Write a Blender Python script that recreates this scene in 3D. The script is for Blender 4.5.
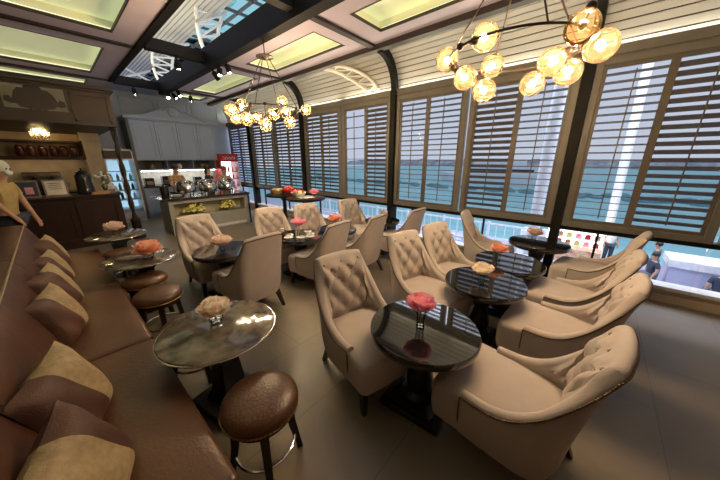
import bpy, bmesh, math, random
from mathutils import Vector, Matrix, Euler
PI = math.pi
R = math.radians
S = bpy.context.scene
for o in list(bpy.data.objects):
    bpy.data.objects.remove(o, do_unlink=True)
C = S.collection

# ------------------------------------------------------------------ camera, world, exposure
cam = bpy.data.cameras.new('camera')
cam.sensor_width = 36.0
cam.lens = 265.0 / 720 * 36
cam.clip_start = 0.05
co = bpy.data.objects.new('camera', cam)
co.location = (0, 0, 1.65)
co.rotation_euler = (R(90 - 16.8), 0, R(-48.7))
C.objects.link(co)
S.camera = co
S.view_settings.view_transform = 'Standard'
S.view_settings.look = 'None'
S.view_settings.gamma = 1
S.view_settings.use_curve_mapping = False
S.view_settings.exposure = 1.05

w = bpy.data.worlds.new('sky')
S.world = w
w.use_nodes = True
bg = w.node_tree.nodes['Background']
bg.inputs['Color'].default_value = (0.47, 0.49, 0.58, 1)
bg.inputs['Strength'].default_value = 0.62


def area_light(name, loc, rot, sx, sy, power, col):
    l = bpy.data.lights.new(name, 'AREA')
    l.shape = 'RECTANGLE'
    l.size, l.size_y = sx, sy
    l.energy = power
    l.color = col
    o = bpy.data.objects.new(name, l)
    o.location = loc
    o.rotation_euler = rot
    C.objects.link(o)
    return o


# added fill lights: one brightens the terrace outside, one the slats above the skylight
area_light('terrace_fill_light', (10.5, 2.0, 6.5), (0, 0, 0), 6, 18, 1100, (0.86, 0.88, 1.0))
area_light('roof_slat_fill_light', (2.1, 10.5, 3.75), (PI, 0, 0), 0.5, 8, 170, (1.0, 0.82, 0.5))

# ------------------------------------------------------------------ materials
MATS = {}


def nodes(name):
    m = bpy.data.materials.new(name)
    m.use_nodes = True
    nt = m.node_tree
    return m, nt, nt.nodes['Principled BSDF']


def mat(name, c1, rough=0.5, metal=0.0, c2=None, scale=6.0, bump=0.0, bscale=None, spec=0.5, coat=0.0, detail=4, stretch=None):
    m, nt, p = nodes(name)
    c2 = c2 or tuple(v * 0.8 for v in c1)
    tc = nt.nodes.new('ShaderNodeTexCoord')
    mp = nt.nodes.new('ShaderNodeMapping')
    nt.links.new(tc.outputs['Object'], mp.inputs['Vector'])
    if stretch:
        mp.inputs['Scale'].default_value = stretch
    n = nt.nodes.new('ShaderNodeTexNoise')
    n.inputs['Scale'].default_value = scale
    n.inputs['Detail'].default_value = detail
    nt.links.new(mp.outputs['Vector'], n.inputs['Vector'])
    r = nt.nodes.new('ShaderNodeValToRGB')
    r.color_ramp.elements[0].position = 0.35
    r.color_ramp.elements[1].position = 0.68
    r.color_ramp.elements[0].color = (*c2, 1)
    r.color_ramp.elements[1].color = (*c1, 1)
    nt.links.new(n.outputs['Fac'], r.inputs['Fac'])
    nt.links.new(r.outputs['Color'], p.inputs['Base Color'])
    p.inputs['Roughness'].default_value = rough
    p.inputs['Metallic'].default_value = metal
    p.inputs['Specular IOR Level'].default_value = spec
    p.inputs['Coat Weight'].default_value = coat
    p.inputs['Coat Roughness'].default_value = 0.05
    if bump:
        b = nt.nodes.new('ShaderNodeBump')
        b.inputs['Strength'].default_value = bump
        b.inputs['Distance'].default_value = 0.01
        n2 = nt.nodes.new('ShaderNodeTexNoise')
        n2.inputs['Scale'].default_value = bscale or scale * 6
        n2.inputs['Detail'].default_value = 3
        nt.links.new(mp.outputs['Vector'], n2.inputs['Vector'])
        nt.links.new(n2.outputs['Fac'], b.inputs['Height'])
        nt.links.new(b.outputs['Normal'], p.inputs['Normal'])
    MATS[name] = m
    return m


def emit(name, col, strength):
    m, nt, p = nodes(name)
    p.inputs['Base Color'].default_value = (*col, 1)
    p.inputs['Emission Color'].default_value = (*col, 1)
    p.inputs['Emission Strength'].default_value = strength
    MATS[name] = m
    return m


def thin_glass(name, tint, gloss=0.12, rough=0.02, gcol=(1, 1, 1), milk=0.0):
    m = bpy.data.materials.new(name)
    m.use_nodes = True
    nt = m.node_tree
    nt.nodes.clear()
    out = nt.nodes.new('ShaderNodeOutputMaterial')
    mix = nt.nodes.new('ShaderNodeMixShader')
    t = nt.nodes.new('ShaderNodeBsdfTransparent')
    g = nt.nodes.new('ShaderNodeBsdfGlossy')
    lw = nt.nodes.new('ShaderNodeLayerWeight')
    lw.inputs['Blend'].default_value = gloss
    t.inputs['Color'].default_value = (*tint, 1)
    g.inputs['Color'].default_value = (*gcol, 1)
    g.inputs['Roughness'].default_value = rough
    nt.links.new(lw.outputs['Fresnel'], mix.inputs['Fac'])
    nt.links.new(t.outputs[0], mix.inputs[1])
    nt.links.new(g.outputs[0], mix.inputs[2])
    if milk:
        tl = nt.nodes.new('ShaderNodeBsdfTranslucent')
        tl.inputs['Color'].default_value = (*gcol, 1)
        mk = nt.nodes.new('ShaderNodeMixShader')
        mk.inputs['Fac'].default_value = milk
        nt.links.new(t.outputs[0], mk.inputs[1])
        nt.links.new(tl.outputs[0], mk.inputs[2])
        nt.links.new(mk.outputs[0], mix.inputs[1])
    nt.links.new(mix.outputs[0], out.inputs['Surface'])
    MATS[name] = m
    return m


def tile_mat(name, c1, c2, mortar, bw, bh, rough, off=0.5, gap=0.004):
    m, nt, p = nodes(name)
    tc = nt.nodes.new('ShaderNodeTexCoord')
    b = nt.nodes.new('ShaderNodeTexBrick')
    b.inputs['Color1'].default_value = (*c1, 1)
    b.inputs['Color2'].default_value = (*c2, 1)
    b.inputs['Mortar'].default_value = (*mortar, 1)
    b.inputs['Scale'].default_value = 1
    b.inputs['Brick Width'].default_value = bw
    b.inputs['Row Height'].default_value = bh
    b.inputs['Mortar Size'].default_value = gap
    b.offset = off
    nt.links.new(tc.outputs['Object'], b.inputs['Vector'])
    n = nt.nodes.new('ShaderNodeTexNoise')
    n.inputs['Scale'].default_value = 2.5
    n.inputs['Detail'].default_value = 6
    nt.links.new(tc.outputs['Object'], n.inputs['Vector'])
    mx = nt.nodes.new('ShaderNodeMix')
    mx.data_type = 'RGBA'
    mx.blend_type = 'MULTIPLY'
    mx.inputs['Factor'].default_value = 0.5
    nt.links.new(b.outputs['Color'], mx.inputs['A'])
    nt.links.new(n.outputs['Fac'], mx.inputs['B'])
    nt.links.new(mx.outputs['Result'], p.inputs['Base Color'])
    mr = nt.nodes.new('ShaderNodeMapRange')
    mr.inputs['To Min'].default_value = rough - 0.08
    mr.inputs['To Max'].default_value = rough + 0.12
    nt.links.new(n.outputs['Fac'], mr.inputs['Value'])
    nt.links.new(mr.outputs['Result'], p.inputs['Roughness'])
    MATS[name] = m
    return m


tile_mat('floor_tile', (0.245, 0.202, 0.15), (0.23, 0.19, 0.142), (0.17, 0.145, 0.11), 1.2, 0.6, 0.34)
mat('ceiling_paint', (0.51, 0.465, 0.57), 0.7, c2=(0.48, 0.44, 0.54), scale=2)
mat('tray_paint', (0.78, 0.78, 0.66), 0.8, c2=(0.77, 0.77, 0.6), scale=2)
mat('steel_dark', (0.008, 0.007, 0.0065), 0.65, c2=(0.006, 0.0055, 0.005), spec=0.2)
mat('trim_dark', (0.035, 0.024, 0.022), 0.5, c2=(0.028, 0.02, 0.018))
mat('window_taupe', (0.155, 0.145, 0.13), 0.5, c2=(0.135, 0.127, 0.113), scale=8)
mat('slat_brown', (0.12, 0.10, 0.08), 0.5, c2=(0.10, 0.084, 0.068), scale=8)
mat('cove_board', (0.39, 0.395, 0.38), 0.55, c2=(0.34, 0.345, 0.335), scale=3, stretch=(1, 0.2, 1))
mat('wall_taupe', (0.52, 0.43, 0.32), 0.6, c2=(0.47, 0.39, 0.29))
mat('wall_brown', (0.12, 0.085, 0.06), 0.6)
mat('sill_light', (0.70, 0.68, 0.70), 0.4)
mat('grey_blue', (0.34, 0.415, 0.545), 0.55, c2=(0.315, 0.385, 0.51), scale=3)
mat('dark_grey_and_shade', (0.11, 0.11, 0.11), 0.55)  # dark glazing bars, and cabinet shade put into the colour
mat('stone_splash', (0.62, 0.62, 0.58), 0.4, c2=(0.45, 0.46, 0.44), scale=14)
mat('counter_black', (0.02, 0.02, 0.022), 0.2, coat=0.3)
mat('island_grey', (0.34, 0.33, 0.29), 0.5, c2=(0.31, 0.30, 0.265))
mat('niche_cream', (0.52, 0.47, 0.32), 0.5)
mat('white_steel', (0.82, 0.81, 0.76), 0.45, c2=(0.78, 0.77, 0.72))
mat('bar_wood', (0.026, 0.010, 0.0075), 0.45, c2=(0.018, 0.007, 0.005), scale=3, stretch=(1, 1, 0.15), spec=0.35)
mat('canopy_wood', (0.055, 0.034, 0.026), 0.5, c2=(0.040, 0.0245, 0.0185), scale=4, stretch=(0.2, 1, 1))
mat('bar_back', (0.40, 0.31, 0.20), 0.55, c2=(0.33, 0.25, 0.16))
mat('bar_column', (0.42, 0.36, 0.26), 0.6, c2=(0.35, 0.30, 0.22))
mat('leather', (0.118, 0.050, 0.023), 0.36, c2=(0.082, 0.034, 0.015), scale=3.5, bump=0.25, bscale=70, spec=0.6)
mat('leather_red', (0.085, 0.033, 0.018), 0.45, c2=(0.058, 0.021, 0.011), scale=3.5, bump=0.3, bscale=12, spec=0.4)
mat('gold_fabric', (0.36, 0.27, 0.15), 0.6, c2=(0.27, 0.20, 0.11), scale=40, bump=0.3, bscale=200)
mat('chair_fabric', (0.53, 0.455, 0.415), 0.78, c2=(0.49, 0.42, 0.385), scale=9, bump=0.12, bscale=260, spec=0.25)
mat('wood_black', (0.014, 0.011, 0.010), 0.32, c2=(0.010, 0.008, 0.008))
mat('nail_bronze', (0.13, 0.085, 0.05), 0.4, 0.7)
mat('black_gloss', (0.008, 0.008, 0.009), 0.04, c2=(0.007, 0.007, 0.008), spec=0.8, coat=0.6)
mat('marble_brown', (0.22, 0.18, 0.135), 0.10, c2=(0.05, 0.04, 0.033), scale=9, detail=10, spec=0.5, coat=0.2)
mat('chrome', (0.75, 0.72, 0.68), 0.15, 1.0)
mat('peach', (0.97, 0.84, 0.76), 0.7, c2=(0.96, 0.76, 0.66), scale=12)
mat('orange_petal', (0.97, 0.66, 0.52), 0.7, c2=(0.96, 0.52, 0.38), scale=12)
mat('pink', (0.98, 0.62, 0.72), 0.7, c2=(0.97, 0.40, 0.53), scale=12)
mat('cream_petal', (0.97, 0.90, 0.80), 0.7, c2=(0.96, 0.84, 0.72), scale=12)


def petal_glow(name, k=0.45):
    # petals are thin: part of the light passes through them
    nt = MATS[name].node_tree
    p = nt.nodes['Principled BSDF']
    out = nt.nodes['Material Output']
    tl = nt.nodes.new('ShaderNodeBsdfTranslucent')
    nt.links.new(p.inputs['Base Color'].links[0].from_socket, tl.inputs['Color'])
    mx = nt.nodes.new('ShaderNodeMixShader')
    mx.inputs['Fac'].default_value = k
    nt.links.new(p.outputs[0], mx.inputs[1])
    nt.links.new(tl.outputs[0], mx.inputs[2])
    nt.links.new(mx.outputs[0], out.inputs['Surface'])


for q_ in ('peach', 'orange_petal', 'pink', 'cream_petal'):
    petal_glow(q_)
mat('yellow_petal', (0.86, 0.78, 0.30), 0.7, c2=(0.75, 0.66, 0.18), scale=12)
mat('leaf_green', (0.10, 0.18, 0.04), 0.6, c2=(0.06, 0.11, 0.02), scale=10)
mat('red', (0.55, 0.02, 0.03), 0.4)
mat('red_sweet', (0.62, 0.06, 0.05), 0.4, c2=(0.45, 0.02, 0.02), scale=30)
mat('white', (0.82, 0.82, 0.80), 0.5)
mat('paper', (0.72, 0.68, 0.60), 0.7)
mat('print_grey', (0.25, 0.22, 0.2), 0.8)
mat('jar_red', (0.055, 0.012, 0.010), 0.15, spec=0.7)
mat('brass', (0.55, 0.36, 0.15), 0.3, 1.0)
mat('dark_bronze', (0.05, 0.032, 0.025), 0.4, 0.6)
mat('skin', (0.52, 0.30, 0.20), 0.6, c2=(0.48, 0.27, 0.18))
mat('hair', (0.02, 0.013, 0.01), 0.5)
mat('shirt_ochre', (0.50, 0.37, 0.15), 0.8, c2=(0.43, 0.31, 0.12), scale=14)
mat('shirt_floral', (0.55, 0.40, 0.16), 0.8, c2=(0.30, 0.12, 0.06), scale=24)
mat('shirt_black', (0.03, 0.028, 0.03), 0.8)
mat('cloth_navy', (0.04, 0.05, 0.08), 0.8)
mat('cloth_grey', (0.16, 0.17, 0.21), 0.8)
mat('cap_white', (0.62, 0.66, 0.60), 0.8, c2=(0.5, 0.54, 0.5), scale=60)
mat('mask_white', (0.75, 0.78, 0.80), 0.8)
mat('wood_tray', (0.42, 0.25, 0.11), 0.5)
mat('ground_lavender', (0.50, 0.50, 0.66), 0.6, c2=(0.42, 0.43, 0.58), scale=1.5)
mat('water_teal', (0.30, 0.60, 0.66), 0.6, c2=(0.20, 0.47, 0.54), scale=0.5, stretch=(1, 0.3, 1))
mat('hill_grey', (0.46, 0.50, 0.56), 0.9, c2=(0.18, 0.22, 0.27), scale=0.2)
mat('hill_dark', (0.16, 0.34, 0.40), 0.9)
mat('cloth_blue', (0.20, 0.26, 0.55), 0.7)
mat('hull_white', (0.80, 0.82, 0.86), 0.5)
mat('goods_mix', (0.75, 0.55, 0.30), 0.6, c2=(0.45, 0.16, 0.12), scale=9)
thin_glass('pane', (0.93, 0.96, 0.97), 0.06)
thin_glass('pane_blue', (0.72, 1.0, 1.0), 0.05)
thin_glass('vase_glass', (0.90, 0.92, 0.92), 0.22)
thin_glass('globe_glass', (1.0, 0.91, 0.74), 0.2, 0.05, (1.0, 0.73, 0.40), 0.026)
thin_glass('crystal', (0.96, 0.92, 0.85), 0.4)
emit('bulb', (1.0, 0.80, 0.56), 330)
emit('led_tray', (0.98, 1.0, 0.70), 0.5)
emit('tray_glow', (0.80, 0.87, 0.55), 0.14)  # weak glow put into the tray tops, which are no lamps
emit('led_warm', (1.0, 0.90, 0.68), 26)
emit('added_bar_glow', (1.0, 0.78, 0.48), 6)  # glow for strips added to brighten the bar
emit('led_white', (1.0, 0.97, 0.86), 16)
emit('spot_face', (1.0, 0.92, 0.75), 60)
emit('fridge_light', (0.75, 0.90, 1.0), 2.2)
emit('screen_blue', (0.45, 0.68, 0.85), 0.42)
emit('crystal_bulb', (1.0, 0.75, 0.36), 80)
emit('stall_light', (1.0, 0.85, 0.75), 2.5)


# ------------------------------------------------------------------ mesh builder
class MB:
    def __init__(self):
        self.bm = bmesh.new()
        self.mi = 0

    def _tag(self, faces):
        for f in faces:
            f.material_index = self.mi

    def box(self, c, s, rot=None, bevel=0.0, seg=2):
        b = bmesh.new()
        bmesh.ops.create_cube(b, size=1)
        bmesh.ops.scale(b, vec=s, verts=b.verts)
        if bevel:
            bmesh.ops.bevel(b, geom=b.edges[:], offset=bevel, segments=seg, profile=0.5, affect='EDGES')
        M = Matrix.Translation(c) @ (rot.to_matrix().to_4x4() if isinstance(rot, Euler) else (rot or Matrix.Identity(4)))
        bmesh.ops.transform(b, matrix=M, verts=b.verts)
        self.merge(b)
        return self

    def span(self, a, b, bevel=0.0):
        c = [(x + y) / 2 for x, y in zip(a, b)]
        s = [abs(y - x) for x, y in zip(a, b)]
        return self.box(c, s, None, bevel)

    def merge(self, b):
        vm = {v: self.bm.verts.new(v.co) for v in b.verts}
        for f in b.faces:
            nf = self.bm.faces.new([vm[v] for v in f.verts])
            nf.material_index = self.mi
            nf.smooth = f.smooth
        b.free()

    def rings(self, loops, close_u=True, cap0=False, cap1=False):
        vs = [[self.bm.verts.new(p) for p in l] for l in loops]
        n = len(vs[0])
        for a, b in zip(vs, vs[1:]):
            for i in range(n if close_u else n - 1):
                j = (i + 1) % n
                self._tag([self.bm.faces.new((a[i], a[j], b[j], b[i]))])
        if cap0:
            self._tag([self.bm.faces.new(vs[0][::-1])])
        if cap1:
            self._tag([self.bm.faces.new(vs[-1])])
        return self

    def lathe(self, prof, c=(0, 0, 0), n=24, M=None):
        c = Vector(c)
        loops = []
        for r, z in prof:
            r = max(r, 1e-4)
            l = []
            for i in range(n):
                p = Vector((r * math.cos(2 * PI * i / n), r * math.sin(2 * PI * i / n), z))
                l.append(c + (M @ p if M else p))
            loops.append(l)
        return self.rings(loops, True, True, True)

    def tube(self, pts, r, n=8, closed=False, r2=None):
        pts = [Vector(p) for p in pts]
        loops = []
        m = len(pts)
        up = Vector((0, 0, 1))
        for k, p in enumerate(pts):
            if closed:
                d = pts[(k + 1) % m] - pts[k - 1]
            else:
                d = pts[min(k + 1, m - 1)] - pts[max(k - 1, 0)]
            d.normalize()
            u = d.cross(up)
            if u.length < 1e-3:
                u = d.cross(Vector((1, 0, 0)))
            u.normalize()
            v = d.cross(u)
            rr = (r[k] if isinstance(r, list) else r) if r2 is None else r + (r2 - r) * k / (m - 1)
            loops.append([p + (u * math.cos(2 * PI * i / n) + v * math.sin(2 * PI * i / n)) * rr for i in range(n)])
        if closed:
            loops.append(loops[0])
            return self.rings(loops)
        return self.rings(loops, True, True, True)

    def ball(self, c, r, sc=(1, 1, 1), seg=12, rings=8, M=None):
        b = bmesh.new()
        bmesh.ops.create_uvsphere(b, u_segments=seg, v_segments=rings, radius=r)
        bmesh.ops.scale(b, vec=sc, verts=b.verts)
        if M:
            bmesh.ops.transform(b, matrix=M.to_4x4(), verts=b.verts)
        bmesh.ops.translate(b, vec=c, verts=b.verts)
        self.merge(b)
        return self

    def prism(self, poly, t, M=None):
        """poly in local x,z ; thickness t along y"""
        M = M or Matrix.Identity(4)
        a = [self.bm.verts.new(M @ Vector((x, -t / 2, z))) for x, z in poly]
        b = [self.bm.verts.new(M @ Vector((x, t / 2, z))) for x, z in poly]
        n = len(poly)
        fs = [self.bm.faces.new(a), self.bm.faces.new(b[::-1])]
        for i in range(n):
            j = (i + 1) % n
            fs.append(self.bm.faces.new((a[j], a[i], b[i], b[j])))
        self._tag(fs)
        return self

    def build(self, name, m, parent=None, smooth=False, loc=None, rot=None):
        bmesh.ops.recalc_face_normals(self.bm, faces=self.bm.faces[:])
        me = bpy.data.meshes.new(name)
        for f in self.bm.faces:
            if smooth:
                f.smooth = True
        self.bm.to_mesh(me)
        self.bm.free()
        for x in (m if isinstance(m, (list, tuple)) else [m]):
            me.materials.append(MATS[x])
        if smooth:
            try:
                me.set_sharp_from_angle(angle=R(42))
            except Exception:
                pass
        o = bpy.data.objects.new(name, me)
        C.objects.link(o)
        if parent:
            o.parent = parent
        if loc:
            o.location = loc
        if rot:
            o.rotation_euler = rot
        return o


def catmull(pts, n):
    P = [Vector(p) for p in pts]
    P = [2 * P[0] - P[1]] + P + [2 * P[-1] - P[-2]]
    out = []
    for i in range(1, len(P) - 2):
        for k in range(24):
            t = k / 24
            a, b, c, d = P[i - 1], P[i], P[i + 1], P[i + 2]
            out.append(.5 * ((2 * b) + (-a + c) * t + (2 * a - 5 * b + 4 * c - d) * t * t + (-a + 3 * b - 3 * c + d) * t ** 3))
    out.append(P[-2])
    L = [0]
    for a, b in zip(out, out[1:]):
        L.append(L[-1] + (b - a).length)
    res = []
    j = 0
    for k in range(n):
        s = L[-1] * k / (n - 1)
        while j < len(L) - 2 and L[j + 1] < s:
            j += 1
        t = (s - L[j]) / max(1e-9, L[j + 1] - L[j])
        res.append(out[j].lerp(out[j + 1], t))
    return res, L[-1]


def tag(o, label, cat, group=None, kind=None):
    o['label'] = label
    o['category'] = cat
    if group:
        o['group'] = group
    if kind:
        o['kind'] = kind
    return o


def thing(name, label, cat, loc=(0, 0, 0), rz=0, group=None):
    o = bpy.data.objects.new(name, None)
    o.empty_display_size = 0.1
    o.location = loc
    o.rotation_euler = (0, 0, R(rz))
    C.objects.link(o)
    return tag(o, label, cat, group)


def struct(o):
    o['kind'] = 'structure'
    return o


def struct_empty(name, loc=(0, 0, 0)):
    o = bpy.data.objects.new(name, None)
    o.location = loc
    C.objects.link(o)
    o['kind'] = 'structure'
    return o


def copy_tree(o, parent=None):
    c = o.copy()
    C.objects.link(c)
    if parent:
        c.parent = parent
    for ch in list(o.children):
        copy_tree(ch, c)
    return c


# ------------------------------------------------------------------ room shell
XL, XW, YN, YB, ZC = -1.8, 4.6, -3.0, 10.4, 3.48
struct(MB().span((XL - .2, YN - .2, -.1), (XW + .15, YB + .2, 0)).build('floor', 'floor_tile'))
wb = struct(MB().span((XL - .2, YB, 0), (XW + .5, YB + .15, ZC + .06)).build('wall_back', 'grey_blue'))
mb = MB()
for x0 in (1.7, 2.6, 3.5):
    mb.span((x0, YB - .02, 2.95), (x0 + .8, YB, 2.98)).span((x0, YB - .02, 3.33), (x0 + .8, YB, 3.36))
    mb.span((x0, YB - .02, 2.95), (x0 + .03, YB, 3.36)).span((x0 + .77, YB - .02, 2.95), (x0 + .8, YB, 3.36))
mb.build('wall_moulding', 'grey_blue', wb)
struct(MB().span((XL - .15, YN, 0), (XL, YB, ZC)).build('wall_left', 'wall_brown'))
struct(MB().span((XL, YN - .15, 0), (XW, YN, ZC)).build('wall_front', 'wall_taupe'))


def slab(x0, x1, y0, y1, holes, z0, z1):
    xs = sorted({x0, x1, *[h[0] for h in holes], *[h[1] for h in holes]})
    ys = sorted({y0, y1, *[h[2] for h in holes], *[h[3] for h in holes]})
    m = MB()
    for a, b in zip(xs, xs[1:]):
        for c, d in zip(ys, ys[1:]):
            mx, my = (a + b) / 2, (c + d) / 2
            if any(h[0] < mx < h[1] and h[2] < my < h[3] for h in holes):
                continue
            m.span((a, c, z0), (b, d, z1))
    return m


LT = [(-1.3, 1.08, 1.0, 3.1), (-1.3, 1.08, 3.85, 5.9), (-1.3, 1.08, 6.75, 8.8), (-1.3, 1.08, 9.55, 10.2)]
RT = [(3.05, 3.72, -2.0, 0.05), (3.05, 3.72, 0.8, 2.86), (3.05, 3.72, 3.6, 5.72), (3.05, 3.72, 6.45, 8.9), (3.05, 3.72, 9.45, 10.1)]
struct(slab(XL - .15, 1.42, YN, YB, LT, ZC, ZC + .04).build('ceiling', 'ceiling_paint'))
struct(slab(2.5, 4.12, YN, YB, RT, ZC, ZC + .04).build('ceiling', 'ceiling_paint'))
struct(MB().span((1.42, YN, ZC), (2.5, .33, ZC + .04)).build('ceiling', 'ceiling_paint'))
struct(MB().span((1.42, 9.25, ZC), (2.5, YB, ZC + .04)).build('ceiling', 'grey_blue'))
mt = MB()
mp_ = MB()
ml = MB()
mf = MB()
for (a, b, c, d) in LT + RT:
    e = .07
    zt = ZC + .17
    mp_.span((a - e, c - e, zt), (b + e, d + e, zt + .03))
    mt.span((a - e - .02, c - e, ZC + .04), (a - e, d + e, zt)).span((b + e, c - e, ZC + .04), (b + e + .02, d + e, zt))
    mt.span((a - e, c - e - .02, ZC + .04), (b + e, c - e, zt)).span((a - e, d + e, ZC + .04), (b + e, d + e + .02, zt))
    for q in ((a - .05, c, a - .03, d), (b + .03, c, b + .05, d), (a, c - .05, b, c - .03), (a, d + .03, b, d + .05)):
        ml.span((q[0], q[1], ZC + .045), (q[2], q[3], ZC + .06))
    t = .016
    mf.span((a, c, ZC - .006), (b, c + t, ZC + .03)).span((a, d - t, ZC - .006), (b, d, ZC + .03))
    mf.span((a, c, ZC - .006), (a + t, d, ZC + .03)).span((b - t, c, ZC - .006), (b, d, ZC + .03))
ct = struct(mt.build('ceiling_tray', 'tray_paint'))
ml.build('led_strip', 'led_tray', ct)
mp_.build('glowing_tray_top', 'tray_glow', ct)  # emission added to the tray top to even out the cove light
mf.build('tray_edge', 'trim_dark', ct)

# steel beams and cross trims
struct(MB().span((1.40, YN, 3.45), (1.5, 9.3, 3.58)).build('trim_1', 'steel_dark'))
struct(MB().span((2.40, YN, 3.33), (2.56, 9.3, 3.66)).build('trim_2', 'steel_dark'))
m = MB()
for y in (.33, 3.25, 6.08, 9.2):
    m.span((1.5, y - .07, 3.42), (2.4, y + .07, 3.6))
struct(m.build('trim_3', 'steel_dark'))
m = MB()
for y in (.5, 3.4, 6.3, 9.22):
    m.span((XL, y - .05, 3.45), (1.38, y + .05, 3.5))
for y in (.4, 3.25, 6.05, 9.1):
    m.span((2.56, y - .05, 3.44), (4.1, y + .05, 3.5))
struct(m.build('trim_4', 'trim_dark'))
struct(MB().span((4.02, YN, 3.40), (4.14, YB, 3.5)).build('trim_5', 'trim_dark'))

# ------------------------------------------------------------------ window wall
POST = [-2.49, .33, 3.15, 5.97, 8.79]
EDGE = [-2.49, -1.08, .33, 1.74, 3.15, 4.56, 5.97, 7.38, 8.79, 10.3]
struct(MB().span((XW, YN, 0), (XW + .12, YB, .16)).span((XW - .03, YN, .0), (XW, YB, .1)).build('wall_right', 'wall_taupe'))
struct(MB().span((XW - .05, YN, .16), (XW + .16, YB, .2)).build('trim_6', 'sill_light'))
struct(MB().span((XW - .02, YN, .72), (XW + .1, YB, .775)).build('trim_7', 'steel_dark'))
struct(MB().span((XW - .03, YN, 2.78), (XW + .1, YB, 2.87)).span((XW - .055, YN, 2.80), (XW - .03, YB, 2.90)).build('trim_8', 'window_taupe'))
NR = 14


def arc(t, r=1.0):
    """quarter ellipse from the window head (t=0) to the ceiling edge (t=1)"""
    return (4.08 + .52 * r * math.cos(t * PI / 2), 2.87 + (ZC - 2.87) * r * math.sin(t * PI / 2))


for k, y in enumerate(POST):
    m = MB()
    m.span((XW - .1, y - .055, 0), (XW + .1, y + .055, 2.87))
    out, inn = [], []
    for i in range(NR + 1):
        t = i / NR
        out.append(arc(t, 1.04))
        inn.append(arc(t, .82))
    loops = []
    for (xo, zo), (xi, zi) in zip(out, inn):
        loops.append([(xo, y - .045, zo), (xo, y + .045, zo), (xi, y + .045, zi), (xi, y - .045, zi)])
    m.rings(loops, True, True, True)
    struct(m.build('trim_%d' % (9 + k), 'steel_dark'))

NB = 11
mcb = MB()
for i in range(NB):
    t0, t1 = i / NB + .007, (i + 1) / NB - .007
    loops = []
    for t in (t0, (t0 + t1) / 2, t1):
        xo, zo = arc(t, 1.10)
        xi, zi = arc(t, 1.06)
        loops.append([(xi, YN, zi), (xi, YB, zi), (xo, YB, zo), (xo, YN, zo)])
    mcb.rings(loops, True, True, True)
cove = struct(mcb.build('trim_14', 'cove_board'))
bk = MB()
loops = []
for i in range(NR + 1):
    (xo, zo), (xi, zi) = arc(i / NR, 1.16), arc(i / NR, 1.13)
    loops.append([(xi, YN, zi), (xi, YB, zi), (xo, YB, zo), (xo, YN, zo)])
bk.rings(loops, True, True, True).build('cove_backing', 'trim_dark', cove)
m = MB()
for a, b in zip(EDGE, EDGE[1:]):
    m.span((XW + .0, a + .1, 2.872), (XW + .025, b - .1, 2.885))
m.build('led_strip', 'led_warm', cove)

OPEN = {0: (0, 0), 1: (0, 1), 2: (1, 0), 3: (1, 1), 4: (0, 2), 5: (0, 0), 6: (0, 0), 7: (0, 0), 8: (0, 0)}
for wi, (a, b) in enumerate(zip(EDGE, EDGE[1:])):
    W = struct_empty('window_%d' % (wi + 1), (XW, (a + b) / 2, 0))
    pa = .06 if a in POST else .02
    pb = .06 if b in POST else .02
    y0, y1 = a + pa - (a + b) / 2, b - pb - (a + b) / 2
    z0, z1 = .775, 2.78
    fw = .075
    f = MB()
    for q in (((-.05, y0, z0), (.03, y0 + fw, z1)), ((-.05, y1 - fw, z0), (.03, y1, z1)),
              ((-.05, y0 + fw, z0), (.03, y1 - fw, z0 + fw)), ((-.05, y0 + fw, z1 - fw), (.03, y1 - fw, z1))):
        f.span(*q, bevel=.006)
    f.build('window_frame', 'window_taupe', W)
    for si, (pa_, pb_) in enumerate(((y0 + fw, 0), (0, y1 - fw))):
        st = .035
        s = MB()
        zz0, zz1 = z0 + fw, z1 - fw
        s.span((-.035, pa_, zz0), (.0, pa_ + st, zz1)).span((-.035, pb_ - st, zz0), (.0, pb_, zz1))
        s.span((-.035, pa_ + st, zz0), (0, pb_ - st, zz0 + .04)).span((-.035, pa_ + st, zz1 - .04), (0, pb_ - st, zz1))
        op = OPEN[wi][si]
        ang = {0: 38, 1: 8, 2: 3}[op]
        nsl = 20 if op < 2 else 8
        for i in range(nsl):
            z = zz0 + .06 + (zz1 - zz0 - .12) * (i + .5) / nsl
            s.box((-.017, (pa_ + pb_) / 2, z), (.066, pb_ - pa_ - 2 * st, .009), Euler((0, R(ang), 0)))
        sp = s.build('shutter_panel', 'slat_brown', W)
        MB().span((-.065, (pa_ + pb_) / 2 - .006, zz0 + .08), (-.052, (pa_ + pb_) / 2 + .006, zz1 - .08)).build('tilt_rod', 'slat_brown', sp)
    MB().span((.045, y0, .2), (.052, y1, .72)).build('lower_pane', 'pane', W)
    MB().span((.055, y0, .775), (.062, y1, 2.78)).build('upper_pane', 'pane', W)
    MB().span((.03, y1 - .42, .2), (.07, y1 - .395, .72)).build('mullion', 'steel_dark', W)

# white curved strut between the ribs of the cove
def strut_at(y, h):
    m = MB()
    p1, p2 = [], []
    for i in range(9):
        t = i / 8
        X, Z = arc(.1 + .8 * t, .97)
        p1.append((X, y + .9 * t ** 1.4, Z))
        p2.append((X, y + .22 + .95 * t ** .9, Z))
    m.tube(p1, .032)
    m.tube(p2, .032)
    for i in range(0, 8):
        m.tube([p1[i], p2[i + 1]] if i % 2 else [p1[i + 1], p2[i]], .011, 6)
    return m


tag(strut_at(3.55, 0).build('roof_strut', 'white_steel', smooth=True), 'white curved lattice strut rising in front of the cove boards', 'strut')

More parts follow.
